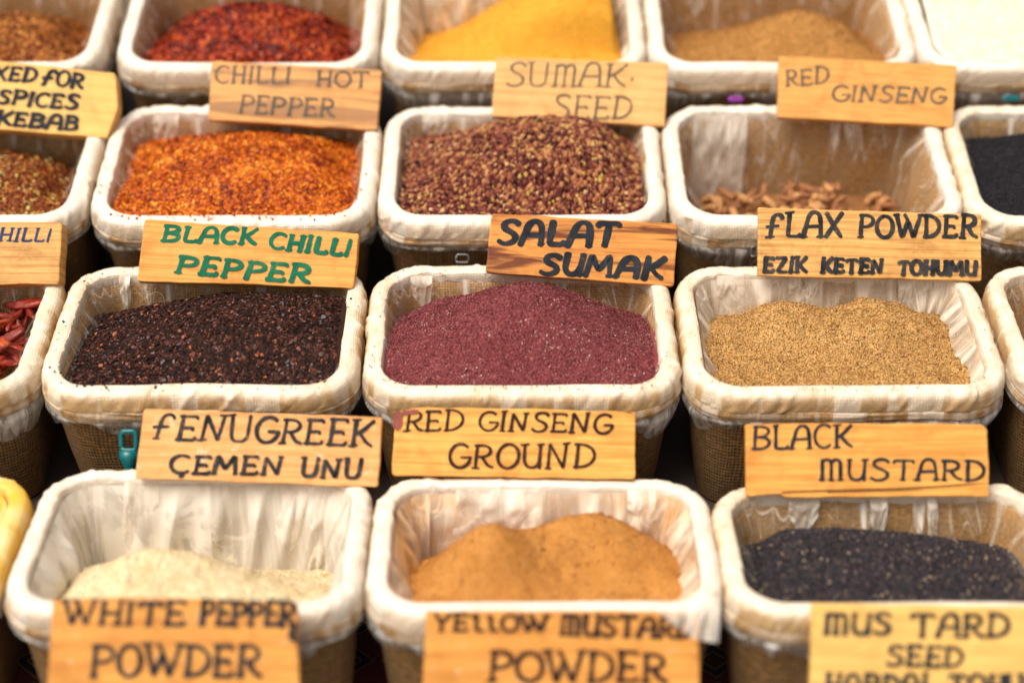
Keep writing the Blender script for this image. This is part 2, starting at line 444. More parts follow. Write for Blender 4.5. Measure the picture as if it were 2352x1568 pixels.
baskets = [
 # key row xl xr label film
 ('1L', 1, 5, 835, 'nearly empty basket lined with white plastic, behind the white pepper powder sign', 'white', M_RIMW, M_LINEP, 1, 0, 1.5),
 ('1M', 1, 836, 1666, 'basket with crumpled plastic lining holding orange tan powder, behind the yellow mustard powder sign', 'tan', M_RIMW, None, 2, 0, 1.3),
 ('1R', 1, 1658, 2490, 'basket holding blue black mustard seeds, behind the mustard seed sign', 'clear', M_RIM, None, 3, .8, 1.0),
 ('1FL', 1, -848, -10, 'basket with yellow stained plastic lining at the left edge of the picture', 'yellow', M_RIMY, M_LINEP, 4, 0, 1.0),
 ('2L', 2, 88, 824, 'basket filled with dark brown black chilli flakes, behind the fenugreek sign', 'clear', M_RIM, None, 5, 0, 1.0),
 ('2M', 2, 828, 1566, 'basket filled with a maroon sumac powder mound, behind the red ginseng ground sign', 'clear', M_RIM, None, 6, 0, .8),
 ('2R', 2, 1572, 2318, 'basket with milky plastic lining filled with lumpy golden flax powder, behind the black mustard sign', 'milky', M_RIM, M_LINEP, 7, 0, 1.3),
 ('2FL', 2, -660, 84, 'basket filled with whole dried red chillies at the left edge of the picture', 'clear', M_RIM, None, 8, 0, 1.0),
 ('2FR', 2, 2330, 3072, 'basket cut off by the right edge of the picture, beside the flax powder basket', 'soft', M_RIM, None, 9, 0, 1.0),
 ('3L', 3, 202, 862, 'basket filled with bright orange chilli flakes, behind the black chilli pepper sign', 'soft', M_RIMW, None, 10, 0, 1.2),
 ('3M', 3, 865, 1533, 'basket heaped with coarse brown and pink sumak seeds, behind the salat sumak sign', 'soft', M_RIMW, None, 11, 0, 1.0),
 ('3R', 3, 1537, 2218, 'nearly empty basket with ginseng roots on its bottom, behind the flax powder sign', 'soft', M_RIMW, None, 12, 0, 1.2),
 ('3FL', 3, -478, 196, 'basket filled with chilli flakes flecked yellow and green, behind the blue lettered chilli sign', 'soft', M_RIMW, None, 13, 0, 1.0),
 ('3FR', 3, 2216, 2890, 'basket filled with black seeds at the right edge of the picture', 'clear', M_RIM, None, 14, 0, 1.0),
 ('4L', 4, 262, 868, 'basket filled with deep red chilli flakes, behind the chilli hot pepper sign', 'soft', M_RIMW, None, 15, 0, 1.0),
 ('4M', 4, 872, 1487, 'basket filled with bright yellow powder, behind the sumak seed sign', 'milky', M_RIMW, M_LINEP, 16, 0, 1.0),
 ('4R', 4, 1490, 2108, 'basket holding smooth brown powder, behind the red ginseng sign with curved wood grain', 'soft', M_RIMW, None, 17, 0, 1.0),
 ('4FL', 4, -365, 236, 'basket filled with brown orange flakes, behind the mixed for spices kebab sign', 'soft', M_RIMW, None, 18, 0, 1.0),
 ('4FR', 4, 2108, 2726, 'basket filled to the rim with cream white powder, at the top right corner', 'white', M_RIMW, M_LINEP, 19, 0, 1.0),
]
ROOTS = {}
for (k, row, xl, xr, lab, film, rim, lin, seed, rot, fold) in baskets:
    ROOTS[k] = basket(k, row, xl, xr, lab, film, rim, lin, seed, rot, fold)

# loose overlapping film pieces hanging on the back walls
M_SHEET = mat_film('sheet_film', .28, .5, col=(.88, .80, .70), thr=(.44, .62), sx=24, sy=10)
def back_sheet(key, x0, x1, depth, point=0.0, seed=1, fold=.004):
    M, Wd, D = BASK[key]; nu, nv = 26, 26
    V, UV = [], []
    for i in range(nu):
        u = i / (nu - 1)
        dd = depth * (1 - point * abs(2 * u - 1) ** .9) * (1 + .06 * math.sin(seed + 5 * u))
        for j in range(nv):
            v = j / (nv - 1); z = -.003 - dd * v
            x = x0 + (x1 - x0) * u + (seed % 3 - 1) * .10 * dd * v
            rg = float(fbm(np.array(u * 3.2 + seed * 7 + v * 1.1), np.array(v * 1.3 + seed), 7, 3)); cr = 1 - abs(2 * rg - 1)
            off = fold * (max(0, cr - .55) / .45 + .4 * rg) * min(1, v * 4) + .0015
            V.append((x, D / 2 - .0205 + min(0, (z + .018) * .13) - min(1, v * 6) * .0055 - off, z)); UV.append((x + seed, z))
    mesh_obj('plastic_sheet', V, grid_faces(nu, nv, False), M_SHEET, ROOTS[key], uv=UV)
for a in [('3R', -.128, -.062, .115, 0, 1, .006), ('3R', .055, .075, .06, .7, 2), ('1M', -.085, .004, .060, .12, 3, .008), ('1M', .085, .125, .06, .5, 4, .008),
          ('2R', -.040, -.026, .052, .75, 5), ('2R', -.021, -.006, .046, .7, 7), ('2R', .082, .097, .05, .2, 8), ('2R', -.118, -.088, .05, .1, 4), ('2R', .108, .122, .05, .2, 5),
          ('1L', .075, .125, .115, .0, 6, .010), ('1L', -.085, -.050, .09, .3, 9, .006), ('2L', -.112, -.100, .055, .7, 1), ('2L', -.086, -.070, .05, .75, 3),
          ('2M', -.122, -.098, .045, .6, 2), ('3L', -.115, -.085, .05, .4, 6), ('3M', -.12, -.09, .05, .4, 4), ('1R', -.005, .012, .05, .5, 8), ('1R', -.085, -.055, .045, .6, 10), ('1R', .052, .062, .05, .2, 2),
          ('4R', -.11, -.085, .05, .2, 5), ('4R', -.02, .005, .04, .5, 3), ('3FR', -.06, -.045, .05, .5, 3), ('4M', -.12, -.06, .07, .1, 7, .007)]:
    back_sheet(*a)

# ------------------------------------------------------------------ spice heaps
def solve_z(M, x, y, py):
    lo, hi = -.2, .2
    for _ in range(40):
        m = (lo + hi) / 2
        if proj(M @ Vector((x, y, m)))[1] > py: lo = m
        else: hi = m
    return (lo + hi) / 2
def grains_template(kind):
    if kind == 'flake':
        V = np.array([(-.5, -.36, 0), (0, -.5, .12), (.5, -.30, 0), (.55, .30, .05), (0, .5, .18), (-.45, .38, -.02)]); F = np.array([(0, 1, 4), (0, 4, 5), (1, 2, 3), (1, 3, 4)])
    elif kind == 'chip':
        V = np.array([(-.5, -.3, -.12), (.5, -.35, -.05), (.42, .4, -.1), (-.4, .33, 0), (0, .02, .3)]); F = np.array([(0, 1, 4), (1, 2, 4), (2, 3, 4), (3, 0, 4)])
    elif kind == 'tet':
        V = np.array([(.5, 0, -.3), (-.3, .45, -.3), (-.3, -.45, -.3), (0, 0, .5)]); F = np.array([(0, 1, 3), (1, 2, 3), (2, 0, 3), (0, 2, 1)])
    else:   # seed: a squashed ball
        t = (1 + 5 ** .5) / 2
        V = np.array([(-1, t, 0), (1, t, 0), (-1, -t, 0), (1, -t, 0), (0, -1, t), (0, 1, t), (0, -1, -t), (0, 1, -t), (t, 0, -1), (t, 0, 1), (-t, 0, -1), (-t, 0, 1)], float) / 3.8
        F = np.array([(0, 11, 5), (0, 5, 1), (0, 1, 7), (0, 7, 10), (0, 10, 11), (1, 5, 9), (5, 11, 4), (11, 10, 2), (10, 7, 6), (7, 1, 8), (3, 9, 4), (3, 4, 2), (3, 2, 6), (3, 6, 8), (3, 8, 9), (4, 9, 5), (2, 4, 11), (6, 2, 10), (8, 6, 7), (9, 8, 1)])
    return V, F
def rotmats(n, rs, tilt=PI):
    """random rotations: spin, then lean up to tilt"""
    a = rs.uniform(0, 2 * PI, n); b = rs.uniform(-tilt, tilt, n); c = rs.uniform(0, 2 * PI, n)
    def Rz(q): z = np.zeros_like(q); o = z + 1; return np.stack([np.cos(q), -np.sin(q), z, np.sin(q), np.cos(q), z, z, z, o], -1).reshape(-1, 3, 3)
    def Rx(q): z = np.zeros_like(q); o = z + 1; return np.stack([o, z, z, z, np.cos(q), -np.sin(q), z, np.sin(q), np.cos(q)], -1).reshape(-1, 3, 3)
    return Rz(a) @ Rx(b) @ Rz(c)
def heap(key, label, zf, zk, bumps, base_mat, grain=None, amp=.0015, afreq=40, seed=0, lump=None, name='spice_heap', backfree=False, ew=.05):
    """bumps: (px, py, v, sx, sy[, power]) with v the place from front (-1) to back (1)"""
    M, Wd, D = BASK[key]
    hw, hd = Wd / 2 - .027, D / 2 - .027
    def lvl(x, y): return zf + (zk - zf) * (np.clip(y / hd, -1, 1) * .5 + .5)
    B = []
    def sst(t): t = np.clip(t, 0, 1); return t * t * (3 - 2 * t)
    def win(x, y): return .12 + .88 * (sst((hw - np.abs(x)) / ew) if ew else 1) * sst((hd + y) / .055) * (1 if backfree else sst((hd - y) / .03))
    def surf(x, y, rough=True):
        z = lvl(x, y); wn = win(x, y)
        for (A, x0, y0, sx, sy, pw) in B:
            r = np.sqrt(((x - x0) / sx) ** 2 + ((y - y0) / sy) ** 2)
            z = z + A * wn * np.exp(-np.power(r + 1e-6, pw))
        if rough:
            z = z + (fbm(x * afreq + 50, y * afreq + 50, seed, 4) - .5) * 2 * amp
            if lump: z = z + lump(x, y)
        return z
    for bp in bumps:
        px, py, v, sx, sy = bp[:5]; pw = bp[5] if len(bp) > 5 else 1.7
        y0 = v * hd
        # local x from the picture column at that depth
        q = M @ Vector((0, y0, 0)) - CAM; Zq = q.y * CP - q.z * SP
        x0 = (px - PCX) / FPX * Zq - M.translation.x
        ys = np.linspace(max(-hd, y0 - 1.4 * sy), min(hd, y0 + 1.4 * sy), 41); xs = np.full(41, x0)
        base = surf(xs, ys, False); shp = win(xs, ys) * np.exp(-np.power(np.abs(ys - y0) / sy + 1e-6, pw))
        R3 = np.array(M.to_3x3()); t3 = np.array(M.translation - CAM)
        lo, hi = 0.0, .25
        for _ in range(36):
            A = (lo + hi) / 2
            Wp = np.stack([xs, ys, base + A * shp + amp * .6], -1) @ R3.T + t3
            Zc = Wp[:, 1] * CP - Wp[:, 2] * SP
            if (PCY - FPX * (Wp[:, 1] * SP + Wp[:, 2] * CP) / Zc)[shp > .35 * shp.max()].min() > py: lo = A
            else: hi = A
        B.append((A, x0, y0, sx, sy, pw))
    P, N, S = path(Wd / 2, D / 2, RC, .004)
    o0 = inner_off(-.03)
    xe, ye = P[:, 0] + N[:, 0] * o0, P[:, 1] + N[:, 1] * o0
    ze = np.minimum(surf(xe, ye), 0)
    o = inner_off(ze) + .0062
    ex, ey = P[:, 0] + N[:, 0] * o, P[:, 1] + N[:, 1] * o
    nr = 90
    T = np.linspace(1, 0.0, nr) ** .8
    X = ex[:, None] * T[None]; Y = ey[:, None] * T[None]
    Z = surf(X, Y)
    V = np.stack([X, Y, Z], -1).reshape(-1, 3)
    F = grid_faces(len(P), nr)
    F = np.concatenate([F[:, [0, 1, 2]], F[:, [0, 2, 3]]])
    mats = [base_mat]; mi = np.zeros(len(F), int); sm = np.ones(len(F), bool)
    if grain:
        rs = np.random.RandomState(seed + 11)
        for g in (grain if isinstance(grain, list) else [grain]):
            kind, n, smin, smax, gm, tilt = g[:6]; flat = g[6] if len(g) > 6 else 1.0
            TV, TF = grains_template(kind)
            x = rs.uniform(-hw * 1.0, hw * 1.0, n * 2); y = rs.uniform(-hd, hd, n * 2)
            ok = (np.maximum(np.abs(x) - (hw - .03), 0) ** 2 + np.maximum(np.abs(y) - (hd - .03), 0) ** 2) < .0305 ** 2
            x, y = x[ok][:n], y[ok][:n]; n = len(x)
            z = surf(x, y); e = .002
            dx = (surf(x + e, y, False) - surf(x - e, y, False)) / (2 * e); dy = (surf(x, y + e, False) - surf(x, y - e, False)) / (2 * e)
            s = rs.uniform(0, 1, n) ** 1.8 * (smax - smin) + smin
            R = rotmats(n, rs, tilt)
            TVv = TV[None] * s[:, None, None] * np.stack([np.ones(n), rs.uniform(.55, 1.1, n), np.full(n, flat)], -1)[:, None]
            L = np.einsum('nij,nkj->nki', R, TVv)
            L[:, :, 2] += L[:, :, 0] * dx[:, None] + L[:, :, 1] * dy[:, None]
            Q = L + np.stack([x, y, z + s * rs.uniform(.05, .35, n)], -1)[:, None]
            k = len(TV)
            FF = (TF[None] + (np.arange(n) * k)[:, None, None]).reshape(-1, 3) + len(V)
            V = np.vstack([V, Q.reshape(-1, 3)]); F = np.vstack([F, FF])
            mats.append(gm); mi = np.concatenate([mi, np.full(len(FF), len(mats) - 1)])
            sm = np.concatenate([sm, np.full(len(FF), kind == 'seed')])
    ob = mesh_obj(name, V, F, mats, None, smooth=list(map(bool, sm)), mi=mi)
    ob.matrix_world = M
    tag(ob, label, 'spice', 'heaps of spice in the baskets')
    return surf, M

G = {
 'black': mat_grain('black_chilli_flakes', [(0, (.008, .005, .005)), (.45, (.022, .009, .007)), (.78, (.062, .021, .014)), (.93, (.16, .055, .034)), (.965, (.13, .13, .15)), (.985, (.45, .10, .02)), (1, (.30, .17, .14))], .6, .25),
 'sumac': mat_grain('sumac_grains', [(0, (.055, .011, .013)), (.28, (.165, .031, .035)), (.68, (.32, .076, .082)), (.95, (.46, .155, .155)), (.993, (.48, .22, .20)), (1, (.68, .50, .45))], .6, .5, mottle=.5),
 'flax': mat_grain('flax_grains', [(0, (.06, .022, .006)), (.09, (.22, .095, .025)), (.38, (.48, .25, .072)), (.8, (.66, .40, .15)), (1, (.85, .62, .33))], .7, .3),
 'orange': mat_grain('orange_flakes', [(0, (.13, .014, .003)), (.3, (.38, .045, .003)), (.68, (.72, .145, .005)), (.93, (.88, .26, .010)), (1, (.93, .42, .05))], .42, .5, mottle=1.5),
 'red': mat_grain('red_flakes', [(0, (.05, .004, .002)), (.4, (.22, .014, .004)), (.75, (.44, .038, .008)), (1, (.62, .12, .02))], .42, .5, mottle=1.6),
 'mixed': mat_grain('mixed_flakes', [(0, (.05, .010, .005)), (.4, (.22, .045, .012)), (.7, (.42, .11, .02)), (.88, (.55, .26, .06)), (.95, (.50, .42, .10)), (1, (.75, .60, .30))], .55, .4, mottle=.6),
 'brown': mat_grain('brown_orange_flakes', [(0, (.10, .02, .006)), (.4, (.30, .08, .016)), (.8, (.50, .17, .03)), (1, (.70, .32, .08))], .55, .4, mottle=1.2),
 'seed': mat_grain('sumak_seeds', [(0, (.035, .007, .009)), (.28, (.13, .024, .022)), (.55, (.27, .075, .040)), (.78, (.44, .17, .07)), (.92, (.58, .30, .13)), (.97, (.56, .38, .06)), (1, (.68, .42, .28))], .5, .45),
 'mustard': mat_grain('mustard_seeds', [(0, (.008, .007, .010)), (.5, (.020, .018, .025)), (.87, (.060, .053, .070)), (.94, (.11, .05, .045)), (.975, (.20, .12, .09)), (1, (.80, .62, .35))], .36, .9),
 'blackseed': mat_grain('black_seeds', [(0, (.006, .006, .008)), (.7, (.016, .016, .02)), (1, (.04, .04, .05))], .5, .5),
 'pepper': mat_grain('pale_pepper_grains', [(0, (.62, .45, .26)), (.4, (.82, .70, .48)), (1, (.93, .85, .68))], .8, .2),
 'tan': mat_grain('tan_powder_grains', [(0, (.35, .13, .025)), (.5, (.54, .225, .05)), (1, (.66, .32, .10))], .85, .2),
 'brownp': mat_grain('brown_powder_grains', [(0, (.28, .12, .03)), (.5, (.45, .215, .06)), (1, (.56, .31, .11))], .85, .2),
 'yellow': mat_grain('yellow_powder_grains', [(0, (.58, .26, .022)), (1, (.75, .38, .045))], .85, .2),
 'cream': mat_grain('cream_powder_grains', [(0, (.74, .68, .46)), (1, (.88, .85, .68))], .85, .2),
}
B_dark = mat_powder('chilli_dust', (.030, .013, .010), (.05, .02, .014))
B_sumac = mat_powder('sumac_dust', (.19, .040, .045), (.27, .066, .072), 700)
B_flax = mat_powder('flax_dust', (.54, .30, .10), (.66, .40, .15), 600, .9, (.10, .04, .012))
B_orange = mat_powder('orange_gap_shade', (.30, .05, .006), (.45, .09, .008))  # base darker than its flakes: shade of the gaps put into the colour
B_red = mat_powder('red_gap_shade', (.12, .010, .005), (.22, .018, .008))  # dark gap colour, painted shade between the red flakes
B_mixed = mat_powder('mixed_gap_shade', (.14, .03, .010), (.24, .06, .016))  # gap shade painted under the mixed and the brown flakes
B_seed = mat_powder('seed_gap_shade', (.04, .010, .009), (.08, .02, .015))  # nearly black base, the shade between the seeds as colour
B_must = mat_powder('mustard_gap', (.016, .014, .018), (.022, .02, .026))
B_pep = mat_powder('pale_pepper_powder', (.80, .62, .35), (.88, .75, .50), 700, .8)
B_tan = mat_powder('tan_powder', (.52, .225, .05), (.60, .285, .08), 700, .8)
B_brown = mat_powder('brown_powder', (.46, .215, .058), (.54, .275, .085), 700, .8)
B_yel = mat_powder('yellow_powder', (.70, .325, .032), (.75, .37, .045), 700, .5)
B_cream = mat_powder('cream_powder', (.84, .79, .58), (.90, .87, .70), 500, .6)

ridge = lambda sx, a, fx, sd: (lambda x, y: a * (fbm(x * fx + 31, y * fx * 1.3 + 12, sd, 3) - .5))
heap('2M', 'smooth maroon sumac powder mound rising above its basket rim, below the salat sumak sign', -.012, -.062,
     [(1205, 645, .12, .120, .088, 1.7), (1010, 684, .74, .030, .020, 2.0)], B_sumac,
     [('tet', 56000, .0009, .0023, G['sumac'], PI), ('chip', 400, .0022, .004, G['sumac'], .6)], .0028, 60, 1, ew=0)
heap('2L', 'dark brown black chilli flakes heap below the green lettered sign', -.012, -.050,
     [(610, 670, .40, .165, .100, 2.6)], B_dark,
     [('flake', 26000, .0016, .0042, G['black'], .75), ('flake', 700, .004, .0065, G['black'], .6)], .003, 30, 2, ew=0)
heap('2R', 'lumpy golden flax powder heap with a hollow in its middle, below the flax powder sign', -.018, -.046,
     [(1790, 697, .45, .055, .042, 2.0), (2010, 692, .50, .060, .055, 2.0), (2140, 712, .45, .045, .060, 2.0), (1760, 812, -.30, .030, .022, 2.0)], B_flax,
     [('tet', 48000, .0009, .0023, G['flax'], PI), ('seed', 500, .0018, .0048, B_flax, PI, .7)], .004, 42, 3, ridge(1, .026, 24, 77), ew=0)
heap('3L', 'bright orange chilli flakes heap below the chilli hot pepper sign', -.012, -.035,
     [(560, 302, .35, .130, .090, 2.5)], B_orange,
     [('flake', 23000, .0018, .0048, G['orange'], .85)], .003, 40, 4)
heap('3M', 'coarse brown and pink seeds heaped high, hiding the bottom of the sumak seed sign', -.010, -.030,
     [(1260, 268, .30, .125, .090, 2.4)], B_seed,
     [('seed', 8500, .0036, .0076, G['seed'], PI)], .003, 40, 5)
heap('3FL', 'chilli flakes heap flecked with yellow and green, between the two left edge signs', -.014, -.085,
     [(-60, 345, .3, .14, .09, 2.0)], B_mixed, [('flake', 13000, .002, .005, G['mixed'], .85)], .003, 40, 6)
heap('3FR', 'fine jet black seeds heap at the right edge of the picture', -.014, -.035,
     [(2500, 300, .4, .16, .10, 2.0)], B_must, [('seed', 11000, .0018, .0028, G['blackseed'], PI)], .002, 40, 7)
heap('4L', 'deep red chilli flakes heap at the top edge, behind the chilli hot pepper sign', -.012, -.085,
     [(580, 6, .15, .125, .080, 2.6)], B_red, [('flake', 9500, .003, .0075, G['red'], .9)], .004, 40, 8)
heap('4M', 'bright yellow powder slope behind the sumak seed sign', -.013, -.09,
     [(1310, -55, .55, .120, .15, 2.8)], B_yel, [('tet', 5000, .0012, .002, G['yellow'], PI)], .003, 26, 9, backfree=True, ew=.018)
heap('4R', 'smooth brown powder mound behind the red ginseng sign with curved wood grain', -.012, -.085,
     [(1840, 24, .1, .085, .07, 1.9)], B_brown, [('tet', 14000, .0012, .0026, G['brownp'], PI), ('seed', 200, .002, .005, B_brown, PI, .7)], .002, 40, 10)
heap('4FL', 'brown orange flakes heap in the top left corner', -.012, -.085,
     [(20, 28, .1, .11, .09, 2.0)], B_mixed, [('flake', 9000, .0025, .006, G['brown'], .9)], .003, 40, 11)
heap('4FR', 'cream white powder filling its basket to the rim in the top right corner', .000, .016,
     [], B_cream, [('tet', 9000, .0012, .0026, G['cream'], PI)], .002, 60, 12)
heap('1L', 'small pale cream pepper powder heap on the white plastic, above the white pepper powder sign', -.032, -.105,
     [(350, 1258, -.1, .085, .050, 1.7), (520, 1292, -.2, .06, .035, 2.0)], B_pep, [('tet', 16000, .0010, .0022, G['pepper'], PI), ('seed', 350, .0015, .0050, B_pep, PI, .7)], .0042, 85, 13, ew=.03)
heap('1M', 'orange tan powder heap with two soft humps, above the yellow mustard powder sign', -.024, -.080,
     [(1120, 1214, -.05, .056, .052, 2.0), (1350, 1180, .45, .060, .045, 2.0), (1500, 1232, .2, .050, .06, 2.0)], B_tan, [('tet', 11000, .0010, .0020, G['tan'], PI), ('seed', 260, .0018, .0055, B_tan, PI, .7)], .004, 30, 14, ridge(1, .016, 24, 5), ew=0)
heap('1R', 'low heap of blue black mustard seeds below the black mustard sign', -.022, -.060,
     [(1900, 1212, .55, .17, .07, 2.2), (2100, 1228, .5, .12, .07, 2.2)], B_must,
     [('seed', 21000, .0017, .0026, G['mustard'], PI)], .0015, 40, 15)

# ------------------------------------------------------------------ ginseng roots and dried chillies: single pieces
random.seed(5)
M_ROOT = [mat_plain('ginseng_root_skin', (.60, .30, .11), .75, 0, .9), mat_plain('dark_ginseng_skin', (.34, .135, .048), .75, 0, .8)]
def root_mesh(sd):
    r = random.Random(sd); n = 14; L = r.uniform(.028, .045)
    P = []; R = []; d = Vector((1, 0, 0)); p = Vector((-L / 2, 0, 0)); bend = r.uniform(-1.6, 1.6)
    for i in range(n):
        t = i / (n - 1); P.append(tuple(p)); R.append((.0055 * math.sin(PI * min(1, .12 + .86 * t)) ** .5 * (1 - .4 * t) + .0008) * r.uniform(.8, 1.2))
        d = Vector((math.cos(bend * t + .25 * math.sin(9 * t)), math.sin(bend * t), .2 * math.sin(6 * t))); p = p + d * L / n
    V, F = tube(P, R, 9)
    q = P[n // 2]; k = len(V)                # a side rootlet grown from the middle
    a = r.uniform(.6, 1.4) * r.choice((-1, 1))
    P2 = [(q[0] + s * L * .45 * math.cos(a), q[1] + s * L * .45 * math.sin(a), q[2] + .003 * s) for s in np.linspace(0, 1, 7)]
    V2, F2 = tube(P2, [.0034 * (1 - .75 * s) for s in np.linspace(0, 1, 7)], 7)
    return V + V2, F + [[i + k for i in f] for f in F2]
M, Wd, D = BASK['3R']
protos = []
bedz = -.098
for i in range(150):
    r = random
    x = r.uniform(-Wd / 2 + .055, Wd / 2 - .055); v = r.uniform(-.85, .75)
    y = v * (D / 2 - .05)
    z = bedz - .004 + .016 * r.random() + .014 * math.exp(-((x + .005) / .08) ** 2)
    if i < 6:
        V, F = root_mesh(i * 7 + 3); o = mesh_obj('ginseng_root', V, F, M_ROOT[i % 2]); protos.append(o)
    else:
        o = protos[i % 6].copy(); C.objects.link(o)
    s = r.uniform(.55, 1.0)
    o.matrix_world = M @ Matrix.Translation((x, y, z)) @ Euler((r.uniform(-.7, .7), r.uniform(-.7, .7), r.uniform(0, 6.28))).to_matrix().to_4x4() @ Matrix.Scale(s, 4)
    tag(o, 'knobbly tan dried ginseng root among the pile on the bottom of the nearly empty basket', 'ginseng root', 'ginseng roots in the basket behind the flax powder sign')
Pp, Nn, Ss = path(Wd / 2, D / 2, RC, .006)
oo = inner_off(-.1) - .001
V = [(Pp[i][0] + Nn[i][0] * oo, Pp[i][1] + Nn[i][1] * oo, bedz - .012) for i in range(len(Pp))] + [(0, 0, bedz - .006)]
bed = mesh_obj('root_chippings', V, [[i, (i + 1) % len(Pp), len(Pp)] for i in range(len(Pp))], mat_powder('root_chipping_dust', (.30, .13, .05), (.42, .2, .08), 260, 1.0))
bed.matrix_world = M
tag(bed, 'layer of small brown root chippings under the ginseng roots', 'root chippings', None, 'stuff')

g = NT('dried_chilli_skin'); oi = g.n('ShaderNodeObjectInfo')
cc = g.ramp(oi.outputs['Random'], [(0, (.16, .016, .010)), (.4, (.34, .030, .014)), (.8, (.50, .055, .018)), (1, (.60, .10, .03))])
nn = g.noise(g.coord('Object', (40, 160, 160)), 1.0, 4, .6)
g.bump(nn, .6, .002)
M_CHI = g.set(col=g.mix(g.rng(nn, .35, .7), cc, (.07, .008, .006)), rough=.42, spec=.4)
def chilli_mesh(sd):
    r = random.Random(sd); n = 20; L = r.uniform(.05, .075); bend = r.uniform(-1.2, 1.2)
    P = []; R = []; p = Vector((-L / 2, 0, 0))
    for i in range(n):
        t = i / (n - 1); P.append(tuple(p)); R.append(.0075 * (min(1, (t + .04) * 5) ** .6) * (1 - t) ** .55 * r.uniform(.85, 1.12) + .0006)
        p = p + Vector((math.cos(bend * t), math.sin(bend * t), .25 * math.sin(5 * t + sd))) * L / n
    V, F = tube(P, R, 14)
    V = np.array(V)
    ang = np.tile(np.arange(14), n) * 2 * PI / 14
    ax = np.repeat(np.array(P), 14, 0)
    k = 1 + .22 * np.sin(3 * ang + np.repeat(np.arange(n), 14) * .35) + .10 * np.sin(5 * ang - np.repeat(np.arange(n), 14) * .5)
    V = ax + (V - ax) * k[:, None]; V[:, 2] *= .7
    return V, F
M, Wd, D = BASK['2FL']
protos = []
for i in range(120):
    r = random
    x = r.uniform(.0, Wd / 2 - .040); y = r.uniform(-D / 2 + .040, D / 2 - .045)
    q = y / (D / 2)
    lay = i // 40
    z = -.042 + lay * .008 + .006 * r.random() - .012 * q
    if i < 6:
        V, F = chilli_mesh(i * 5 + 2); o = mesh_obj('dried_chilli', V, F, M_CHI); protos.append(o)
    else:
        o = protos[i % 6].copy(); C.objects.link(o)
    o.matrix_world = M @ Matrix.Translation((x, y, z)) @ Euler((r.uniform(-.5, .5), r.uniform(-.55, .55), r.uniform(0, 6.28))).to_matrix().to_4x4() @ Matrix.Scale(r.uniform(.75, 1.15), 4)
    tag(o, 'glossy dark red dried chilli in the pile at the left edge', 'dried chilli', 'whole dried red chillies in the left edge basket')

